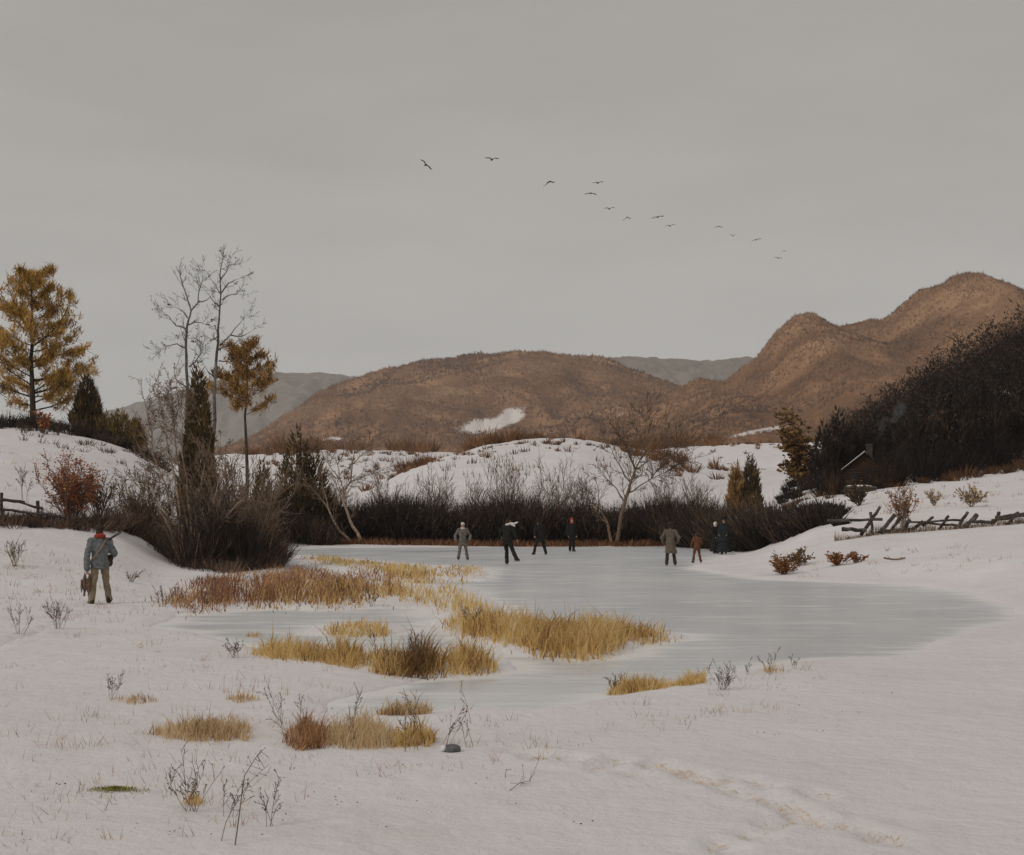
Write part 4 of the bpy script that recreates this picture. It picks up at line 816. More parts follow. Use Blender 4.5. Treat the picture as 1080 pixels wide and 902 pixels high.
# chimney smoke drifting up to the right
mb = MB(); top = cb + np.array([.6, .6, 3.6]); pts = [top + np.array([.55 * t * 4.6 + .25 * math.sin(t * 9), .3 * t, 3.0 * t ** .85]) for t in np.linspace(0, 1, 16)]
for i, p in enumerate(pts): ellipsoid(mb, p + rng.normal(size=3) * .06 * i / 4, (.12 + .028 * i * rng.uniform(.6, 1.3), .12 + .03 * i, .10 + .022 * i * rng.uniform(.6, 1.3)), .5, 12)
M['smoke'] = bpy.data.materials.new('smoke'); M['smoke'].use_nodes = True; t = M['smoke'].node_tree; t.nodes.clear()
out = N(t, 'ShaderNodeOutputMaterial'); pv = N(t, 'ShaderNodeVolumePrincipled'); pv.inputs['Color'].default_value = (.75, .8, .85, 1); pv.inputs['Density'].default_value = .075; t.links.new(pv.outputs[0], out.inputs['Volume'])
sm = fused(mb, 'chimney_smoke', M['smoke'], .09, None, 2); tag(sm, kind='stuff')

# ------------------------------------------------------------------ rail fences
def px3(px, py, d): return np.array([(px - CX) / F * d, d, Zp(py, d)])
def fence(label, bits, d, seed):
    rng = np.random.default_rng(seed); c = px3(bits[0][1], bits[0][2], d); c[2] = gz1(c[0], c[1]); t = thing('rail_fence', label, 'fence', c)
    for kind, x0, y0, x1, y1, th in bits:
        a = px3(x0, y0, d + rng.normal() * .25) - c; b = px3(x1, y1, d + rng.normal() * .25) - c
        n = 5; pts = [a + (b - a) * i / n + rng.normal(size=3) * .018 for i in range(n + 1)]; r = th / F * d / 2
        tubes(MB(), [(pts[i], pts[i + 1], r * rng.uniform(.85, 1.1), r * rng.uniform(.8, 1.05), np.clip(.5 + rng.normal() * .15, 0, 1)) for i in range(n)], 6).build(kind, M['rail'], t)
    return t
fence('weathered split rail fence climbing the snow at the left edge', [('rail', -70, 518, 2, 527, 4), ('rail', -4, 526, 26, 530, 4), ('rail', 22, 530, 46, 537, 3.2), ('rail', -20, 535, 22, 540, 3), ('rail', 14, 539, 64, 544, 3.2), ('rail', 50, 543, 90, 552, 3),
    ('post', 40, 528, 41, 552, 3.6), ('post', 64, 544, 65, 566, 3.8), ('post', 2, 520, 2, 550, 3.6), ('post', -40, 514, -40, 545, 3.6)], 53, 1)
fence('broken down rail fence with leaning stakes along the right bank', [('rail', 872, 550, 931, 547.5, 3.6), ('rail', 888, 558, 914, 559, 5), ('post', 920, 566, 918.5, 541, 3.4), ('stake', 908, 565, 928, 535, 3.8),
    ('stake', 928, 562, 944, 543, 4.6), ('stake', 938, 563, 950, 544, 4), ('stake', 948, 564, 960, 549, 4), ('stake', 958, 562, 974, 549, 4), ('rail', 956, 551, 1016, 548.5, 2.6), ('rail', 970, 552, 1012, 554, 3),
    ('stake', 973, 555, 984, 545, 3.4), ('stake', 990, 559, 1000, 545, 3), ('stake', 1010, 557, 1020, 541, 3.6), ('stake', 1013, 560, 1031, 543, 5), ('rail', 1026, 550, 1048, 551, 4), ('stake', 1049, 552, 1053.5, 540, 3.8),
    ('rail', 1046, 549, 1086, 543, 4), ('rail', 1050, 545, 1090, 540, 2.6), ('stake', 1062, 553, 1074, 541, 4), ('rail', 1080, 545, 1150, 541, 4), ('stake', 1092, 556, 1106, 538, 4), ('rail', 930, 560, 960, 558, 4)], 60, 2)
# grass under the right fence
mb = MB(); rng = np.random.default_rng(6); n = 1500; a_ = rng.uniform(880, 1110, n); d_ = 60 + np.abs(rng.normal(size=n)) * .8 - .5; P0 = ground_pts(np.stack([(a_ - CX) / F * d_, d_], 1))
blades(mb, P0, P0 + np.stack([rng.normal(size=n) * .1, rng.normal(size=n) * .1, rng.uniform(.08, .4, n) * (.4 + vnoise(a_ / 8, d_ * 0, 1))], 1), .03, np.clip(.5 + rng.normal(size=n) * .25, 0, 1), rng)
tag(mb.build('fence_grass', M['weed']), kind='stuff')

# ------------------------------------------------------------------ marsh grass
rng = np.random.default_rng(200)
def bed(poly, n, h, wid_px, mat, tonef=None, fade=.3, name='marsh_grass', sd=.2, sc=26, ragged=1.0):
    """blades thinning out and getting shorter towards a ragged edge"""
    q = in_poly(poly, int(n * .70), rng); size = math.sqrt(len(poly) and (max(p[0] for p in poly) - min(p[0] for p in poly)) * (max(p[1] for p in poly) - min(p[1] for p in poly)))
    q = q + rng.normal(size=q.shape) * [min(9, size * .09) * ragged, min(2.6, size * .03) * ragged]
    e = -sdist(q[:, 0], q[:, 1] * 2.4, [(x_, y_ * 2.4) for x_, y_ in poly]); edge = np.clip((e + 5) / (size * .16 + 4), 0, 1)
    nn = .5 + fbm(q[:, 0] / sc, q[:, 1] / (sc * .4), 55, 4) * 1.5; keep = (edge * .9 + .1 > rng.random(len(q)) * .9) & (nn + (.5 - fade) * .75 > rng.uniform(.22, .95, len(q)))
    q, edge, nn = q[keep], edge[keep], nn[keep]; d = F * (EYE - .05) / (q[:, 1] - HOR); P0 = ground_pts(np.stack([(q[:, 0] - CX) / F * d, d], 1))
    hh = h * .86 * (.32 + .68 * edge) * (.30 + .62 * np.clip(nn, 0, 1.2) + .42 * vnoise(q[:, 0] / 5, q[:, 1] / 3, 66)) * rng.uniform(.3, 1.12, len(q)) * np.where(rng.random(len(q)) < .04, 1.45, 1); wd = wid_px / F * P0[:, 1]
    tone = tonef(q) if tonef else .5 + .6 * fbm(q[:, 0] / 22, q[:, 1] / 12, 63, 3)
    tone = np.broadcast_to(tone, (len(q),)) + .35 * fbm(q[:, 0] / 9, q[:, 1] / 5, 91, 3)
    mb = MB(); k = rng.random(len(q)) < .68; grass_at(mb, P0[k], hh[k], wd[k], rng, .36, tone[k], sd)
    k = ~k; grass_at(mb, P0[k], hh[k] * .62, wd[k], rng, 1.15, tone[k] + .12, sd * 1.2); return mb
def marsh(poly, *a, **k): return tag(bed(poly, *a, **k).build('marsh_grass', a[3]), kind='stuff')
marsh([(255, 634), (300, 616), (420, 618), (482, 622), (520, 642), (523, 650), (478, 650), (440, 638), (400, 640), (330, 642), (262, 640)], 9000, .5, 1.1, M['gold'], tonef=lambda q: np.clip(.28 + (q[:, 0] - 330) / 420, .15, .6))
marsh([(168, 634), (190, 616), (240, 607), (300, 607), (330, 612), (410, 618), (440, 628), (360, 640), (260, 640), (190, 646)], 9500, .5, 1.1, M['rust_grass'], tonef=lambda q: .36 + .8 * fbm(q[:, 0] / 26, q[:, 1] / 9, 2, 3))
marsh([(305, 586), (380, 592), (430, 597), (508, 598), (500, 614), (420, 616), (400, 604), (350, 598), (320, 592)], 7000, .42, 1.1, M['gold'], tonef=lambda q: .5 + .5 * fbm(q[:, 0] / 22, q[:, 1] / 8, 5, 3))
marsh(BEDS['big'], 17000, .52, 1.2, M['gold'], fade=.12, tonef=lambda q: .5 + .7 * fbm(q[:, 0] / 30, q[:, 1] / 14, 8, 3))
marsh([(258, 692), (290, 686), (360, 690), (400, 694), (430, 700), (420, 706), (375, 704), (300, 698)], 6500, .40, 1.2, M['gold'], fade=.2)
marsh([(385, 708), (400, 700), (440, 696), (480, 692), (520, 700), (527, 706), (460, 712), (405, 715)], 6500, .42, 1.2, M['gold'], fade=.2, tonef=lambda q: .46 - .34 * np.exp(-((q[:, 0] - 438) / 24) ** 2) + .9 * fbm(q[:, 0] / 16, q[:, 1] / 8, 18, 3))
marsh([(340, 664), (375, 659), (412, 664), (408, 670), (350, 669)], 1700, .26, 1.1, M['gold'], fade=.5)
def tussock(label, poly, n, h, mat=None, wid=1.2, fade=.35, tone=None, cat='grass tuft'):
    mat = mat or M['straw']; mb = bed(poly, n, h, wid, mat, fade=fade, ragged=.6, tonef=(lambda q: np.full(len(q), tone)) if tone is not None else None)
    v = np.concatenate(mb.v); c = np.array([v[:, 0].mean(), v[:, 1].mean(), 0.]); c[2] = v[:, 2].min(); mb.v = [a - c for a in mb.v]
    o = mb.build('grass_tussock', mat, loc=c); return tag(o, label, cat, 'grass tussocks standing out of the snow')
tussock('small straw tussock alone on snow above the left foreground tussock', [(238, 740), (262, 736), (276, 741), (250, 744)], 420, .12)
tussock('low straw tussock left in the snow below the hunter', [(108, 742), (140, 738), (174, 743), (140, 747)], 420, .11)
tussock('rounded straw tussock in the left foreground', [(150, 778), (200, 770), (240, 764), (264, 772), (262, 786), (215, 788), (175, 784)], 3600, .19, fade=.2)
tussock('brownish dense tussock at the left of the front marsh clump', [(300, 790), (304, 776), (325, 768), (345, 780), (340, 794), (315, 797)], 2300, .27, M['rust_grass'], fade=.1, tone=.5)
tussock('wide straw tussock in the middle of the front marsh clump', [(338, 792), (345, 776), (385, 768), (420, 780), (420, 793), (380, 796)], 3200, .22, fade=.15, tone=.6)
tussock('golden tussock at the right of the front marsh clump beside the stone', [(412, 793), (420, 780), (445, 776), (460, 786), (452, 793)], 1500, .22, M['gold'], fade=.15)
tussock('tan tussock at the ice edge just above the front marsh clump', [(396, 756), (415, 748), (450, 748), (458, 752), (425, 757)], 1300, .2, fade=.2)
tussock('golden tussock on the near bank of the pond right of centre', [(640, 730), (648, 720), (680, 716), (712, 718), (718, 723), (700, 726), (660, 728)], 2600, .22, M['gold'], fade=.12)
tussock('small gold tussock joined to the right end of the near bank tussock', [(712, 722), (730, 716), (746, 718), (742, 723), (716, 726)], 700, .2, M['gold'], fade=.1)
tussock('tiny straw tussock on the near bank beside the grey weeds', [(804, 710), (818, 707), (832, 710), (815, 713)], 320, .16)
tussock('tiny faded tussock on snow left of the middle marsh bed', [(258, 668), (272, 665), (282, 668), (268, 670)], 200, .12)
tussock('yellow tuft at the root of the sprawling weed in the left foreground', [(192, 852), (204, 846), (216, 850), (206, 856)], 380, .13, M['gold'], wid=1.0)
marsh([(150, 636), (190, 626), (232, 624), (255, 640), (200, 646)], 1500, .42, 1.0, M['rust_grass'], fade=.5)
marsh([(225, 607), (290, 594), (330, 599), (420, 606), (430, 616), (300, 614)], 3200, .42, 1.0, M['rust_grass'], fade=.3)
# red-orange dead leaf clumps on the right bank
for lab, px, py, h, n_, s_, lf in (('rust red fern clump at the pond edge on the right bank', 826, 606, .75, 22, 301, 'orange'), ('darker brown fern clump just behind the rust red one', 842, 597, .6, 14, 302, 'brown_leaf'),
        ('orange fern clump on snow right of the rust red clump', 884, 597, .6, 18, 303, 'orange'), ('small orange fern sprig at the right of the orange clump', 904, 594, .45, 9, 304, 'orange')):
    shrub('dead_fern', lab, hit(px, py), h, n_, 1.3, s_, M['weed'], r=.012, rmin=.008, lf=M[lf], lfn=n_ * 26, lfs=.09)
b0 = hit(943, 592); br = thing('fallen_branch', 'short curved brown branch lying on the right bank', 'branch', b0); sg = []
for i in range(6): sg.append((np.array([-.35 + .12 * i, -.02, .05 + .006 * (i - 3) ** 2]), np.array([-.35 + .12 * (i + 1), -.02, .05 + .006 * (i - 2) ** 2]), .035, .03, .4))
tubes(MB(), sg, 6).build('stem', M['bark_tan'], br); tubes(MB(), [((-.1, 0, .05), (-.22, .05, .17), .012, .006, .4), ((.15, 0, .05), (.26, -.03, .14), .012, .006, .4)], 4).build('twig', M['bark_tan'], br)

# ------------------------------------------------------------------ dry weeds
def weed(label, px, py, h, n, spread, seed, mat='weed', heads=1.0, rmin=.0017, head_r=.005):
    rng = np.random.default_rng(seed); loc = hit(px, py); segs = []; ends = []
    Q = dict(n=[5, 3, 2], wob=[.09, .14, .2], trop=[.02, .05, .03], kids=[4, 2], start=[.4, .3], ang=[.5, .5], ratio=[.38, .5], rr=[.7, .7], rmin=rmin * max(1, loc[1] / 14), tone=.5, short=.3)
    for s in fan(n, spread, rng, .5, 1.1): grow(rng, segs, (rng.normal() * h * .07, rng.normal() * h * .06, -.03), unit(s[:3]), h * s[3], rmin * 1.6, 0, Q, ends)
    mb = tubes(MB(), [s[:5] for s in segs], 3)
    e = np.array([x[0] for x in ends]); k = rng.random(len(e)) < heads * .42; e = e[k]
    if len(e): leaves(mb, np.repeat(e, 3, 0) + rng.normal(size=(len(e) * 3, 3)) * head_r * .5, head_r * 2 * rng.uniform(.6, 1.4, len(e) * 3), np.repeat(rng.uniform(0, .6, len(e)), 3), rng)
    o = mb.build('dry_weed', M[mat], loc=loc); return tag(o, label, 'weed', 'dry weeds standing in the snow')
for a in (('sprawling dark weed with seed heads in the left foreground', 200, 856, .42, 9, .7, 401), ('lone thin weed left of the sprawling weed', 182, 840, .33, 2, .3, 402), ('faint straw weed by the leaning twig', 240, 862, .33, 4, .4, 403, 'weed_grey'),
          ('fine pale weed right of the leaning twig', 284, 872, .32, 4, .35, 404, 'weed_grey'), ('grey bushy weed on the near bank right of the golden tussock', 762, 728, .32, 16, .75, 405, 'weed_grey'),
          ('upright weed pair beside the tiny straw tussock', 812, 712, .32, 4, .3, 406), ('small grey weed at the pond edge left of the tiny straw tussock', 788, 712, .2, 3, .3, 407, 'weed_grey'),
          ('short weed at the pond edge right of the tiny straw tussock', 838, 706, .2, 3, .3, 408, 'weed_grey'), ('dark weed at the left tip of the near bank tussock', 648, 732, .33, 7, .6, 409),
          ('tall weed with dark heads over the brown front tussock', 312, 786, .5, 5, .5, 410), ('thin weed over the straw front tussock', 365, 790, .45, 3, .4, 411), ('forked weed through the golden front tussock', 432, 792, .5, 5, .35, 412),
          ('weed with tiny heads by the grey stone', 470, 786, .38, 4, .5, 413), ('lone weed on snow right of the grey stone', 497, 788, .3, 2, .4, 414), ('slim weed rising at the near ice edge', 494, 762, .4, 1, .1, 415, 'weed_grey'),
          ('grey weed tangle on snow below the hunter', 60, 664, .62, 14, .5, 416, 'weed_grey'), ('pale weeds at the left edge under the hunter', 22, 668, .5, 8, .6, 417, 'weed_grey'), ('pinkish weeds on the bank at far left', 16, 598, .7, 16, .7, 418),
          ('low brown weeds on snow right of the hunter', 138, 614, .4, 12, 1.1, 419), ('dark weed at the left end of the russet marsh grass', 172, 640, .5, 10, .7, 420), ('scattered weed sprigs left of the middle marsh bed', 246, 694, .35, 8, .9, 421),
          ('thin weed sprig above the low straw tussock', 118, 738, .3, 5, .5, 422), ('dotted weed at the left of the middle marsh bed', 252, 694, .3, 3, .6, 423), ('tall dead stalks on the slope behind the left fence', 26, 530, 1.5, 5, .25, 424),
          ('upright dark weeds in the russet grass', 217, 640, .6, 8, .4, 425), ('brown weed clump in the straw part of the middle marsh bed', 445, 708, .5, 14, .5, 426), ('dry sprig on the ice side of the middle marsh bed', 405, 705, .45, 7, .5, 427),
          ('dark weed standing in the long marsh bed', 392, 640, .5, 8, .5, 428), ('dry brown weeds in the left part of the big marsh bed', 500, 664, .45, 12, .6, 429)):
    weed(*a)
def twig(label, pts, r0, seed, side=8):
    rng = np.random.default_rng(seed); b0 = hit(*pts[0]); d = b0[1]; P3 = [px3(x, y, d + .06 * i) - b0 for i, (x, y) in enumerate(pts)]; sg = []
    P3[0] = np.array([0, 0, -.03])
    for i in range(len(P3) - 1): sg.append((P3[i], P3[i + 1], r0 * (1 - .7 * i / len(P3)), r0 * (1 - .7 * (i + 1) / len(P3)), .25 + rng.random() * .25))
    mb = tubes(MB(), sg, 5); s2 = []; e = []
    for _ in range(side):
        i = rng.integers(1, len(P3) - 1); p = P3[i] + (P3[i + 1] - P3[i]) * rng.random(); q = p + np.array([rng.normal() * .05, rng.normal() * .03, rng.normal() * .035 + .01]); s2.append((p, q, .0018, .0013, .3)); e.append(q)
    tubes(mb, s2, 3); e = np.repeat(np.array(e), 2, 0); leaves(mb, e + rng.normal(size=e.shape) * .004, .010, rng.uniform(0, .4, len(e)), rng)
    return tag(mb.build('dead_twig', M['weed'], loc=b0), label, 'twig')
twig('long dark leaning twig, tallest in the left foreground', [(247, 892), (252, 862), (255, 838), (258, 818), (268, 802), (276, 791)], .0042, 1, 12)
twig('thin curving twig to the left of the long leaning twig', [(232, 888), (238, 868), (248, 848), (262, 826), (284, 806)], .0024, 2, 8)
twig('low branching twig on open snow in the centre foreground', [(531, 836), (540, 832), (548, 826), (558, 824), (564, 812), (570, 796)], .0028, 3, 10)
twig('short bare twig stub standing left of the low branching twig', [(533, 822), (533, 817), (534, 812)], .003, 4, 2)
# small bits of leaf and seed blown over the snow
mb = MB(); rng = np.random.default_rng(500); q = np.concatenate([in_poly([(0, 670), (240, 690), (330, 740), (600, 770), (640, 880), (0, 895)], 150, rng), in_poly([(560, 740), (900, 720), (1000, 720), (900, 780), (600, 790)], 40, rng), in_poly([(0, 575), (150, 600), (160, 650), (0, 660)], 60, rng), in_poly([(770, 590), (1000, 580), (1040, 600), (800, 606)], 30, rng)])
for p in q:
    h0 = hit(p[0], p[1]); m = rng.integers(1, 4); leaves(mb, h0 + np.array([0, 0, .012]) + rng.normal(size=(m, 3)) * [.05, .05, .004], rng.uniform(.006, .018) * max(1, h0[1] / 16), rng.uniform(0, .8), rng)
tag(mb.build('leaf_litter', M['weed']), kind='stuff')
mb = MB(); rng = np.random.default_rng(510)
q = np.concatenate([in_poly([(0, 640), (170, 660), (300, 700), (340, 760), (300, 880), (0, 890)], 150, rng), in_poly([(330, 700), (400, 716), (540, 760), (620, 800), (420, 820), (300, 800)], 46, rng), in_poly([(0, 570), (90, 575), (170, 610), (180, 650), (60, 660), (0, 640)], 90, rng), in_poly([(600, 740), (860, 705), (900, 740), (640, 780)], 40, rng), in_poly([(830, 585), (1080, 575), (1080, 600), (850, 612)], 26, rng), in_poly([(850, 520), (1080, 500), (1080, 540), (860, 545)], 60, rng), in_poly([(0, 455), (130, 475), (100, 530), (0, 520)], 60, rng)])
for p in q:
    h0 = hit(p[0], p[1]); m = rng.integers(3, 13); sc_ = max(1, h0[1] / 15); w_ = rng.uniform(.03, .22) * sc_ ** .5
    b = h0[None] + rng.normal(size=(m, 3)) * [w_, w_ * .7, 0]; b[:, 2] = gz(b[:, 0], b[:, 1]) - .01; L = rng.uniform(.03, .14, m) * (1 + .35 * (sc_ - 1)) * rng.uniform(.5, 1.3)
    blades(mb, b, b + np.stack([rng.normal(size=m) * L * .5, rng.normal(size=m) * L * .5, L], 1), .005 * sc_, np.clip(rng.uniform(.2, .8) + rng.normal(size=m) * .15, 0, 1), rng)
tag(mb.build('winter_stubble', M['rust_grass']), kind='stuff')
# trampled straw in the footprints at lower right
mb = MB(); rng = np.random.default_rng(501)
for tx, ty in TRACK[:31]:
    n = 26; o_ = np.clip(rng.normal(size=(n, 2)), -1.8, 1.8) * [.12, .14]; z = gz(tx + o_[:, 0], ty + o_[:, 1]) - .02; b = np.stack([tx + o_[:, 0], ty + o_[:, 1], z], 1)
    a_ = rng.uniform(0, 6.28, n); L = rng.uniform(.03, .1, n); blades(mb, b, b + np.stack([np.cos(a_) * L, np.sin(a_) * L, rng.uniform(.0, .02, n)], 1), .012, np.clip(.7 + rng.normal(size=n) * .15, 0, 1), rng)
tag(mb.build('trampled_straw', M['straw']), kind='stuff')
# mossy hummock
h0 = hit(122, 834); mb = MB(); rng = np.random.default_rng(502); n = 800; a_ = rng.uniform(0, 6.28, n); r_ = np.abs(rng.normal(size=n)) * .5 * (.5 + vnoise(a_ * 1.4, a_ * 0, 3)); b = np.stack([np.cos(a_) * r_ * .27, np.sin(a_) * r_ * .13, .018 * np.exp(-r_ ** 2)], 1)
blades(mb, b, b + rng.normal(size=(n, 3)) * [.02, .02, .006] + [0, 0, .010], .009, rng.random(n), rng); o = mb.build('moss_patch', M['moss'], loc=h0 + [0, 0, -.005]); tag(o, 'yellow green moss showing through the snow at lower left', 'moss')
# stone
def rock(label, px, py, r, seed):
    rng = np.random.default_rng(seed); mb = MB(); ellipsoid(mb, (0, 0, 0), r, .5, 20); v = mb.v[0]; nn = fbm(v[:, 0] * 9 + 5, v[:, 1] * 9 + v[:, 2] * 7, seed, 4); v *= (1 + nn * .9)[:, None]
    b0 = hit(px, py); t = thing('stone', label, 'stone', b0 + [0, 0, r[2] * .35])
    mb.build('rock_body', M['rail_stone'], t, True); c = MB(); ellipsoid(c, (-r[0] * .72, -r[1] * .3, r[2] * .25), (r[0] * .3, r[1] * .5, r[2] * .55), .5, 12); c.build('snow_cover', M['snow'], t, True)
M['rail_stone'] = mat_ramp('grey_stone', [(0, (.05, .05, .055)), (.5, (.13, .13, .135)), (1, (.25, .25, .25))], noise_scale=14, bump=.7)
rock('grey stone with a snowy left side next to the front tussocks', 476, 793, (.085, .07, .05), 3)

# ------------------------------------------------------------------ people
M['skin'] = mat_cloth('skin', (.42, .24, .17), (.48, .29, .21), 20, .6, .05)
M['dark_eye'] = mat_cloth('eye', (.02, .015, .012), rough=.3, bump=0); M['lips'] = mat_cloth('lips', (.3, .11, .09), rough=.5, bump=0)
cl = lambda n, c, c2=None, s=25: M.setdefault(n, mat_cloth(n, c, c2, s))
cl('grey_blue_wool', (.10, .11, .115), (.20, .21, .21), 14); cl('tan_canvas', (.19, .145, .095), (.29, .23, .16), 12); cl('red_wool', (.27, .032, .024), (.42, .065, .048), 30)
cl('dark_fur', (.02, .016, .012), (.06, .045, .035), 50); cl('brown_leather', (.035, .022, .015), (.09, .055, .035), 18); cl('black_wool', (.014, .0125, .0115), (.027, .0245, .0225), 25)
cl('speckled_tweed', (.045, .042, .04), (.26, .23, .20), 22); cl('brown_grey_coat', (.10, .08, .062), (.16, .13, .10), 14); cl('rust_coat', (.10, .042, .022), (.17, .075, .04), 14)
cl('blue_black_cloak', (.015, .0175, .0185), (.026, .030, .0315), 12); cl('white_wool', (.55, .53, .5), (.72, .7, .68), 20); cl('dark_brown_wool', (.03, .022, .016), (.06, .045, .033), 20)
cl('steel', (.30, .30, .31), (.42, .42, .42), 10); cl('hair_brown', (.04, .025, .015), (.08, .05, .03), 60); cl('grey_trouser', (.05, .045, .04), (.085, .075, .068), 18)
M['steel'].node_tree.nodes['Principled BSDF'].inputs['Metallic'].default_value = .9; M['steel'].node_tree.nodes['Principled BSDF'].inputs['Roughness'].default_value = .35

def hand(mb, wrist, d, palm_n, thumb_side, curl=.5):
    """palm, four fingers of different length and a thumb off the side near the wrist"""
    d = unit(d); n = unit(palm_n - d * np.dot(palm_n, d)); s = np.cross(d, n)
    for k in (-1.2, -.4, .4, 1.2): capsule(mb, wrist + s * .011 * k, wrist + d * .085 + s * .0175 * k, .014, .013, 8)
    for k, L in ((-1.5, .062), (-.5, .076), (.5, .072), (1.5, .056)):
        p = wrist + d * .088 + s * .0195 * k; c = 0
        for j, f in enumerate((.45, .32, .23)):
            c += curl * (.5 + .35 * j); v = d * math.cos(c) + n * math.sin(c); q = p + v * L * f + s * .0012 * k; capsule(mb, p, q, .0095 - .001 * j, .0088 - .001 * j, 8); p = q
    p = wrist + d * .028 + s * thumb_side * .02; v = unit(d * .62 + s * thumb_side * .75 + n * .3); q = p + v * .045; capsule(mb, p, q, .012, .0105, 8); capsule(mb, q, q + unit(v + d * .5 + n * .4) * .032, .0105, .008, 8)

def person(label, loc, rz, pose, look, scale=1.0, voxel=.011, group=None, skates=True):
    """pose: joints in metres, the person facing -Y; returns the Empty at the feet"""
    t = thing('person', label, 'person', loc, rz, group, scale); J = {k: np.array(v, float) for k, v in pose.items() if isinstance(v, tuple)}
    V = np.array; lean = J.get('lean', V([0, 0, 0])); hip = J.get('hip', V([0, 0, .93])); ch = hip + V([0, 0, .38]) + lean * .75; nk = hip + V([0, 0, .56]) + lean; hd = nk + V([0, -.025, .15]) + J.get('head', V([0, 0, 0]))
    yaw = float(pose.get('yaw', 0)); sh = {-1: hip + V([-.185, 0, .49]) + lean * .9, 1: hip + V([.185, 0, .49]) + lean * .9}; hj = {-1: hip + V([-.095, 0, -.02]), 1: hip + V([.095, 0, -.02])}
    ft = {-1: J['footR'], 1: J['footL']}; kn = {-1: J.get('kneeR'), 1: J.get('kneeL')}; hn = {-1: J['handR'], 1: J['handL']}; el = {-1: J.get('elbowR'), 1: J.get('elbowL')}
    for s in (-1, 1):
        if kn[s] is None: kn[s] = (hj[s] + ft[s]) / 2 + V([0, -.05, .02])
        if el[s] is None: el[s] = (sh[s] + hn[s]) / 2 + V([s * .05, .07, -.02])
    toe = {s: unit(V([s * .18, -1, 0]) if s not in pose.get('toes', {}) else V(pose['toes'][s])) for s in (-1, 1)}
    cy, sy = math.cos(yaw), math.sin(yaw); RZ = V([[cy, -sy, 0], [sy, cy, 0], [0, 0, 1]]); hp = lambda v: hd + RZ @ V(v, float)
    b = MB()
    def limbs(q, grow_, arms=True, legs=True, torso=True, ankle=True, knee_to=1.0, wrist_r=0):
        if torso:
            capsule(q, hip + V([-.07, 0, 0]), hip + V([.07, 0, 0]), .115 + grow_, .115 + grow_); capsule(q, hip, ch, .125 + grow_, .13 + grow_)
            for s in (-1, 1): capsule(q, hip + V([s * .05, 0, .12]), ch + V([s * .075, 0, .03]), .095 + grow_, .10 + grow_); capsule(q, ch + V([0, 0, .08]), sh[s], .085 + grow_, .062 + grow_)
        for s in (-1, 1):
            if arms: capsule(q, sh[s], el[s], .054 + grow_, .041 + grow_); capsule(q, el[s], hn[s], .041 + grow_, .027 + grow_ + wrist_r)
            if legs:
                capsule(q, hj[s], kn[s], .086 + grow_, .055 + grow_); an_ = ft[s] + V([0, 0, .085]); capsule(q, kn[s], kn[s] * .6 + an_ * .4 , .055 + grow_, .056 + grow_); capsule(q, kn[s] * .6 + an_ * .4, an_, .056 + grow_, .036 + grow_ + wrist_r)
    limbs(b, 0)
    for s in (-1, 1):
        a_ = ft[s] + V([0, 0, .05]); capsule(b, a_ - toe[s] * .05, a_ + toe[s] * .15 - V([0, 0, .02]), .042, .03)
        dv = unit(hn[s] - el[s]); hand(b, hn[s] + dv * .01, dv, unit(V([-s * .8, -.5, .1])), 1 if s < 0 else -1, pose.get('curl', .55))
    capsule(b, nk - V([0, 0, .06]), hp((0, .01, -.05)), .058, .052)
    ellipsoid(b, hp((0, .012, .02)), (.076, .096, .108), rot=RZ); ellipsoid(b, hp((0, -.028, -.045)), (.056, .062, .068), rot=RZ); ellipsoid(b, hp((0, -.075, .028)), (.055, .02, .014), rot=RZ)
    capsule(b, hp((0, -.084, .02)), hp((0, -.106, -.022)), .010, .015, 8); ellipsoid(b, hp((0, -.08, -.055)), (.026, .014, .014), rot=RZ); ellipsoid(b, hp((0, -.074, -.09)), (.026, .02, .02), rot=RZ)
    for s in (-1, 1): ellipsoid(b, hp((s * .077, .01, .0)), (.011, .026, .034), rot=RZ)
    body = fused(b, 'body', M['skin'], voxel * .62, t, 2); me = body.data; me.materials.append(M['dark_eye']); me.materials.append(M['lips'])
    c = np.zeros(len(me.polygons) * 3); me.polygons.foreach_get('center', c); c = c.reshape(-1, 3); mi = np.zeros(len(c), np.int32)
    for s in (-1, 1): mi[np.linalg.norm((c - hp((s * .033, -.082, .008))) * [1, .5, 1.6], axis=1) < .014] = 1
    mi[np.linalg.norm((c - hp((0, -.088, -.055))) * [.6, .5, 2.4], axis=1) < .016] = 2; me.polygons.foreach_set('material_index', mi)
    # trousers, boots, coat, hat
    if look.get('trousers'):
        q = MB(); limbs(q, .018, arms=False, torso=False, wrist_r=.022); capsule(q, hip + V([-.08, 0, .0]), hip + V([.08, 0, .0]), .135, .135); fused(q, 'trousers', M[look['trousers']], voxel * 1.3, t, 3, .05)
    q = MB()
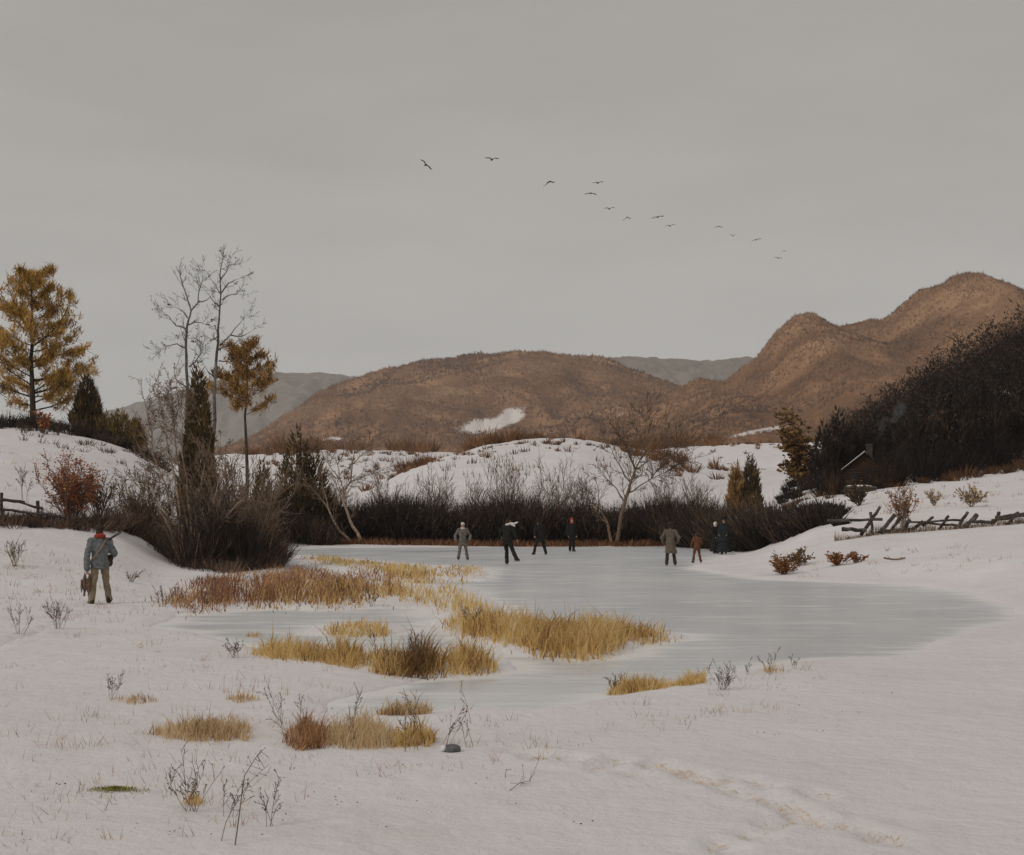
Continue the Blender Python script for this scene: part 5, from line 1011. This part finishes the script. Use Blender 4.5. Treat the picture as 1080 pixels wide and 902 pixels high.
    for s in (-1, 1):
        a_ = ft[s] + V([0, 0, .055]); q2 = MB(); up = unit(kn[s] - ft[s] - V([0, 0, .08])); capsule(q2, a_ - toe[s] * .055, a_ + toe[s] * .15 - V([0, 0, .012]), .052, .042); capsule(q2, a_ - toe[s] * .02, ft[s] + V([0, 0, .07]) + up * .15, .054, .066); bo = fused(q2, 'boot', M[look.get('boots', 'brown_leather')], voxel * 1.2, t, 2)
        if skates:
            q3 = MB(); z0 = ft[s] - V([0, 0, .0]); pr = np.array([toe[s][1], -toe[s][0], 0]) * .004
            pts = [(-.14, .012), (.19, .012), (.225, .045), (.19, .02 + .012), (-.14, .035)]
            v = [z0 + toe[s] * x_ + V([0, 0, z_ - .038]) + pr * w_ for w_ in (-1, 1) for x_, z_ in pts]; n5 = 5; f = [(0, 1, 2), (0, 2, 3), (0, 3, 4), (5, 7, 6), (5, 8, 7), (5, 9, 8)]
            for i in range(5): j = (i + 1) % 5; f += [(i, 5 + i, 5 + j), (i, 5 + j, j)]
            q3.add(v, f, .5); q3.build('skate_blade', M['steel'], bo)
    if look.get('coat'):
        q = MB(); limbs(q, .03, legs=False, wrist_r=.014)
        hem = look.get('hem', .62); wid = look.get('hemw', .25); sh_ = J.get('skirt', V([0, 0, 0]))
        loft(q, [(hip[0] + sh_[0], hip[1] + sh_[1], hem, wid, wid * .72), (hip[0] + sh_[0] * .5, hip[1] + sh_[1] * .5, (hem + hip[2]) / 2, wid * .86, wid * .62), (hip[0], hip[1], hip[2] + .05, .175, .15), (hip[0] + lean[0] * .3, hip[1] + lean[1] * .3, hip[2] + .22, .15, .14)])
        capsule(q, nk - V([0, 0, .06]), nk - V([0, 0, .0]), .082, .074)
        fused(q, look.get('coat_name', 'coat'), M[look['coat']], voxel * 1.35, t, 3, .055)
    if look.get('dress'):
        q = MB(); limbs(q, .035, legs=False, wrist_r=.01); x0, y0 = hip[0], hip[1]
        loft(q, [(x0, y0, .10, .36, .32), (x0, y0, .35, .31, .28), (x0, y0, .7, .24, .22), (x0, y0, 1.0, .17, .15), (x0, y0, 1.2, .16, .14)]); fused(q, 'dress', M[look['dress']], voxel * 1.4, t, 3, .06)
    if look.get('cape'):
        q = MB(); x0, y0 = hip[0], hip[1]; loft(q, [(x0, y0 + .01, .62, .38, .29), (x0, y0 + .01, .95, .33, .26), (x0, y0, 1.25, .28, .21), (x0, y0, 1.42, .2, .15), (x0, y0, 1.53, .085, .085)]); fused(q, 'cape', M[look['cape']], voxel * 1.5, t, 4, .06)
    q = MB(); ellipsoid(q, hp((0, .03, .035)), (.086, .092, .095), rot=RZ); ellipsoid(q, hp((0, .05, -.02)), (.08, .07, .085), rot=RZ); fused(q, 'hair', M['hair_brown'], .014, t, 2)
    hat = look.get('hat'); q = MB(); zt = hd[2]; x0, y0 = (hp((0, .015, 0)))[:2]
    if hat == 'brim': loft(q, [(x0, y0, zt + .075, .19, .19), (x0, y0, zt + .09, .2, .2), (x0, y0, zt + .095, .105, .115), (x0, y0, zt + .16, .10, .11), (x0, y0, zt + .185, .075, .08)])
    elif hat == 'wide': loft(q, [(x0, y0, zt + .07, .25, .22), (x0, y0, zt + .09, .26, .23), (x0, y0, zt + .10, .13, .13), (x0, y0, zt + .18, .14, .14), (x0, y0, zt + .22, .1, .1)]); ellipsoid(q, (x0 + .1, y0, zt + .2), (.1, .05, .06))
    elif hat == 'cap': ellipsoid(q, hp((0, .012, .075)), (.095, .112, .075), rot=RZ); ellipsoid(q, hp((0, -.10, .065)), (.07, .055, .014), rot=RZ)
    elif hat == 'fur': ellipsoid(q, hp((0, .012, .085)), (.105, .12, .085), rot=RZ); loft(q, [(x0, y0, zt + .04, .108, .122), (x0, y0, zt + .10, .112, .126)]); ellipsoid(q, hp((.0, -.11, .055)), (.06, .05, .014), rot=RZ)
    elif hat == 'hood':
        ellipsoid(q, hp((0, .035, .03)), (.11, .11, .13), rot=RZ); ellipsoid(q, hp((0, .03, -.07)), (.09, .085, .08), rot=RZ)
    if hat: fused(q, 'hat' if hat in ('brim', 'wide') else 'hood' if hat == 'hood' else 'cap', M[look['hatm']], .013, t, 2)
    if look.get('scarf'):
        q = MB()
        for i in range(14):
            a0, a1 = i * 2 * math.pi / 14, (i + 1) * 2 * math.pi / 14; c0 = nk + V([0, 0, .015 + look.get('muffle', 0)]); capsule(q, c0 + V([math.cos(a0) * .078, math.sin(a0) * .083, .01 * math.sin(a0)]), c0 + V([math.cos(a1) * .078, math.sin(a1) * .083, .01 * math.sin(a1)]), .042 + look.get('muffle', 0) * .4, .042 + look.get('muffle', 0) * .4, 10)
        for p0, p1 in look.get('tails', ()): capsule(q, nk + V(p0), nk + V(p1), .04, .03, 10)
        fused(q, 'scarf', M[look['scarf']], .014, t, 2, .03)
    return t, J

def P_(footR, footL, handR, handL, **k): return dict(footR=footR, footL=footL, handR=handR, handL=handL, **k)
GR = 'people skating on the pond'
def spot(px, py): return hit(px, py) + [0, 0, .028]
person('skater in speckled grey coat standing with feet apart by the marsh grass', spot(488, 591), R(8), P_((-.2, .02, 0), (.22, -.02, 0), (-.34, -.08, .98), (.34, -.1, 1.0), elbowR=(-.36, .08, 1.14), elbowL=(.37, .06, 1.15)), dict(trousers='speckled_tweed', coat='speckled_tweed', hem=.7, hemw=.22, hat='cap', hatm='white_wool', scarf='white_wool'), 1.0, group=GR)
person('black clad skater kicking one leg back, white scarf flying', spot(535, 596), R(150), P_((-.52, .20, .14), (.03, -.02, 0), (-.34, -.1, 1.0), (.34, -.12, 1.12), kneeR=(-.27, .02, .5), kneeL=(.06, -.06, .5), lean=(.0, -.08, 0), hip=(0, 0, .94), toes={1: (.5, -1, 0)}), dict(trousers='black_wool', coat='black_wool', hem=.78, hemw=.21, hat='cap', hatm='black_wool', scarf='white_wool', tails=(((-.05, .07, .05), (-.24, .18, .07)), ((-.24, .18, .07), (-.38, .22, .05)), ((-.38, .22, .05), (-.56, .28, .11)), ((-.2, .16, .05), (-.40, .22, -.04)))), 1.12, group=GR)
person('black clad skater striding wide, third from the left', spot(570, 585.5), R(205), P_((-.26, .1, 0), (.3, -.12, 0), (-.38, -.1, 1.02), (.36, .1, .98), kneeR=(-.2, -.04, .46), kneeL=(.2, -.14, .47), hip=(0, 0, .88), lean=(.06, -.06, 0)), dict(trousers='black_wool', coat='black_wool', hem=.62, hemw=.25, hat='brim', hatm='black_wool'), 1.1, group=GR)
person('slim dark skater in a red cap standing near the far bank', spot(603, 582), R(20), P_((-.1, .0, 0), (.1, .0, 0), (-.24, -.05, .86), (.24, -.05, .86)), dict(trousers='black_wool', coat='black_wool', hem=.66, hemw=.2, hat='cap', hatm='red_wool', scarf='red_wool'), 1.14, group=GR)
person('skater in a long brown grey coat seen from behind', spot(707, 597), R(175), P_((-.2, -.02, 0), (.15, .02, 0), (-.3, -.16, .98), (.3, -.12, .95), elbowR=(-.36, .06, 1.16), elbowL=(.36, .06, 1.15), lean=(0, -.03, 0), skirt=(-.03, 0, 0)), dict(trousers='dark_brown_wool', coat='brown_grey_coat', hem=.50, hemw=.26, hat='brim', hatm='dark_brown_wool'), 1.0, group=GR)
person('child skater in a rust brown jacket with feet apart', spot(735, 594), R(190), P_((-.24, .0, 0), (.22, -.02, 0), (-.26, -.14, 1.05), (.3, -.1, 1.0)), dict(trousers='rust_coat', coat='rust_coat', hem=.72, hemw=.2, hat='cap', hatm='dark_brown_wool'), .76, group=GR)
person('woman in a blue black cape and wide hat on the ice near the right bank', spot(763.5, 585), R(-20), P_((-.09, .0, 0), (.1, .0, 0), (-.2, -.2, 1.0), (.2, -.2, 1.0), yaw=.3), dict(dress='blue_black_cloak', cape='blue_black_cloak', hat='wide', hatm='black_wool'), 1.12, group=GR)
person('dark clad companion with a white hood beside the caped woman', spot(754.5, 584), R(35), P_((-.1, .0, 0), (.1, .0, 0), (-.2, -.15, .95), (.24, -.1, .9)), dict(dress='black_wool', hat='hood', hatm='white_wool'), 1.0, group=GR)

# hunter walking away over the snow, gun on the shoulder, game in hand
hb = hit(105.5, 637); HR = R(205)
ht, HJ = person('hunter in grey blue jacket and tan trousers walking away with gun on shoulder', hb, HR, P_((-.22, -.14, 0), (.21, .14, 0), (-.15, -.2, 1.36), (.29, .05, .80), elbowR=(-.33, -.04, 1.12), elbowL=(.30, .08, 1.12), curl=1.0, hip=(0, 0, .92), yaw=-.4),
    dict(trousers='tan_canvas', coat='grey_blue_wool', coat_name='jacket', hem=.80, hemw=.215, hat='fur', hatm='dark_fur', scarf='red_wool', muffle=.035, tails=(((-.03, .04, .05), (.03, .04, .10)),)), .98, .009, skates=False)
q = MB(); pts = [(-.13, -.05, 1.46), (-.02, -.17, 1.3), (.14, -.16, 1.05), (.19, -.05, .95)]; pts2 = [(-.13, .06, 1.47), (-.02, .17, 1.3), (.13, .16, 1.08), (.2, .06, .97)]
for L_ in (pts, pts2):
    for i in range(3): capsule(q, L_[i], L_[i + 1], .02, .02, 8)
fused(q, 'shoulder_strap', M['tan_canvas'], .01, ht, 1)
def to_world(o, p): m = o.matrix_basis; return np.array(m @ __import__('mathutils').Vector(p))
# shotgun (rests on the right shoulder, held by the butt)
gp_ = to_world(ht, (-.16, -.22, 1.40)); sg = thing('shotgun', 'long shotgun resting on the hunter shoulder, muzzle up behind him', 'gun', gp_, HR)
dv = unit((-.16, .95, .20)); sd_ = np.array([0, 0, 1.]) - dv * dv[2]
q = MB(); capsule(q, -dv * .10 - sd_ * .02, dv * .14, .022, .016, 10); capsule(q, -dv * .34 - sd_ * .085, -dv * .1 - sd_ * .02, .05, .028, 10); fused(q, 'stock', M['brown_leather'], .008, sg, 2)
sx_ = np.cross(dv, sd_); q = MB()
for k in (-1, 1): tubes(q, [(dv * .1 + sx_ * .011 * k + sd_ * .01, dv * .98 + sx_ * .010 * k + sd_ * .01, 0.021, .018, .5)], 10)
q.build('barrels', M['steel_dark'] if 'steel_dark' in M else M['rail'], sg, True)
q = MB(); capsule(q, dv * .12 - sd_ * .012, dv * .36 - sd_ * .01, .018, .014, 8); fused(q, 'fore_end', M['brown_leather'], .008, sg, 1)
q = MB(); 
for i in range(8):
    a0, a1 = math.pi * i / 8, math.pi * (i + 1) / 8; c0 = -dv * .02 - sd_ * .03
    capsule(q, c0 + dv * .04 * math.cos(a0) - sd_ * .03 * math.sin(a0), c0 + dv * .04 * math.cos(a1) - sd_ * .03 * math.sin(a1), .004, .004, 6)
q.build('trigger_guard', M['rail'], sg)
# game bag on the hip
bp = to_world(ht, (-.22, -.1, .98)); gb = thing('game_bag', 'dark leather game bag at the hunter hip', 'bag', bp, HR); q = MB(); ellipsoid(q, (0, 0, 0), (.07, .12, .12)); ellipsoid(q, (0, .0, -.05), (.08, .13, .1)); fused(q, 'pouch', M['brown_leather'], .012, gb, 2)
q = MB(); ellipsoid(q, (-.02, 0, .05), (.07, .13, .08)); fused(q, 'flap', M['dark_fur'], .012, gb, 1)
# brace of dead birds hanging from the hand
M['plumage'] = mat_cloth('brown_plumage', (.06, .035, .022), (.24, .16, .11), 28)
hp_ = to_world(ht, (.295, .04, .70)); gbirds = []
for i, (ox, lab) in enumerate(((-.045, 'brown dead bird hanging head down from the hunter hand, left one'), (.045, 'brown dead bird hanging head down from the hunter hand, right one'))):
    t = thing('game_bird', lab, 'game bird', hp_ + [ox, 0, 0], HR + i * 1.2, 'game birds carried by the hunter'); q = MB()
    capsule(q, (0, 0, .02), (0, 0, -.09), .008, .012, 8); ellipsoid(q, (0, 0, -.24), (.065, .06, .16)); capsule(q, (0, 0, -.36), (.01, 0, -.46), .034, .02, 10); ellipsoid(q, (.012, 0, -.48), (.026, .03, .034)); capsule(q, (.012, 0, -.5), (.014, -.01, -.54), .01, .003, 8); fused(q, 'body', M['plumage'], .008, t, 2)
    for s in (-1, 1):
        q = MB(); ellipsoid(q, (s * .07, 0, -.28), (.022, .05, .15)); q.build('wing', M['plumage'], t, True)
    q = MB(); ellipsoid(q, (0, .02, -.1), (.035, .012, .09)); q.build('tail', M['plumage'], t, True)

# ------------------------------------------------------------------ flock of birds
def bird(label, px, py, span_px, d, roll, flap, yaw, asym=0):
    c = px3(px, py, d); sp = span_px / F * d / 2; mb = MB(); L = sp * .62
    ellipsoid(mb, (0, 0, 0), (L * .17, L * .55, L * .15), .4, 12); ellipsoid(mb, (0, -L * .62, L * .05), (L * .1, L * .16, L * .1), .3, 10); capsule(mb, (0, -L * .74, L * .04), (0, -L * .92, L * .01), L * .04, L * .008, 6)
    mb.add([(-L * .08, L * .4, 0), (L * .08, L * .4, 0), (L * .2, L * 1.0, 0), (0, L * 1.05, .0), (-L * .2, L * 1.0, 0), (0, L * .45, L * .06)], [(0, 5, 4), (5, 3, 4), (5, 2, 3), (1, 2, 5), (0, 4, 3), (0, 3, 1), (1, 3, 2)], .4)
    for s in (-1, 1):
        f = flap + asym * s; e = np.array([s * sp * .45 * math.cos(f), -.06 * sp, sp * .45 * math.sin(f)]); f2 = f * .25 - .15; tip = e + np.array([s * sp * .6 * math.cos(f2), .14 * sp, sp * .6 * math.sin(f2)]); cw = sp * .26
        v = [(s * L * .1, -cw * .6, L * .05), (s * L * .1, cw * .75, L * .03), tuple(e + [0, -cw * .55, 0]), tuple(e + [0, cw * .8, 0]), tuple(tip), tuple(tip + [-s * sp * .12, cw * .45, 0]), tuple(tip + [-s * sp * .3, cw * .65, 0])]
        f_ = [(0, 2, 3), (0, 3, 1), (2, 4, 5), (2, 5, 6), (2, 6, 3)]; v2 = [(a, b, z + sp * .025) for a, b, z in v]; n = len(v)
        mb.add(v + v2, f_ + [(a + n, c_ + n, b_ + n) for a, b_, c_ in f_] + [(i, j, j + n) for i, j in ((0, 2), (2, 4), (4, 5), (5, 6), (6, 3), (3, 1), (1, 0))] + [(i, j + n, i + n) for i, j in ((0, 2), (2, 4), (4, 5), (5, 6), (6, 3), (3, 1), (1, 0))], .2)
    o = mb.build('crow', M['feather'], loc=c); o.rotation_euler = (0, roll, yaw); return tag(o, label, 'bird', 'crows flying in a line across the sky')
bird('leading crow at far left of the flock, banking with one wing up', 449, 174, 16, 150, R(30), .35, R(18), -.25)
bird('second crow from the left, wings raised in a V', 519, 168.5, 16, 155, R(0), .5, R(12))
bird('third crow from the left, tilted up to the right', 579, 192, 16, 165, R(-24), -.35, R(30))
bird('crow gliding above the level winged one, near the middle', 631, 193, 13, 185, R(-10), .3, R(20))
bird('crow with level outspread wings near the middle of the flock', 623, 204, 13, 175, 0, -.1, R(5))
bird('crow with wings in a shallow V below the level winged one', 643, 220.5, 12, 195, R(-6), .5, R(10))
bird('small crow with drooping wings, sixth in the line', 661, 229.5, 10, 200, R(-15), -.45, R(15))
bird('crow gliding tilted, left of the close pair in the right half', 694, 229, 14, 210, R(-12), .12, R(10))
bird('crow just below the tilted gliding one, wings in a V', 707, 238.5, 11, 215, R(-10), .4, R(8))
bird('faint crow with flat wings, left of the far group', 758, 239, 9, 260, 0, -.15, R(5))
bird('faint crow with sharply raised wings in the far group', 773, 249, 8, 270, 0, .7, R(5))
bird('faint crow gliding tilted at the right of the far group', 798, 253, 11, 280, R(-14), .15, R(5))
bird('upper one of the two faintest crows at the right end', 827, 265, 6, 300, R(-5), .1, R(5))
bird('lower one of the two faintest crows at the right end', 821, 272.5, 9, 300, R(5), .35, R(5))

# ------------------------------------------------------------------ air
hz = bpy.data.materials.new('haze_air'); hz.use_nodes = True; t = hz.node_tree; t.nodes.clear()
out = N(t, 'ShaderNodeOutputMaterial'); pv = N(t, 'ShaderNodeVolumePrincipled'); pv.inputs['Color'].default_value = (.9, .91, .92, 1); pv.inputs['Density'].default_value = .00008; pv.inputs['Anisotropy'].default_value = 0.2
t.links.new(pv.outputs[0], out.inputs['Volume'])
mb = MB(); box(mb, (0, 4400, 205), (12000, 9200, 440), .5); o = mb.build('haze', hz); tag(o, kind='stuff')
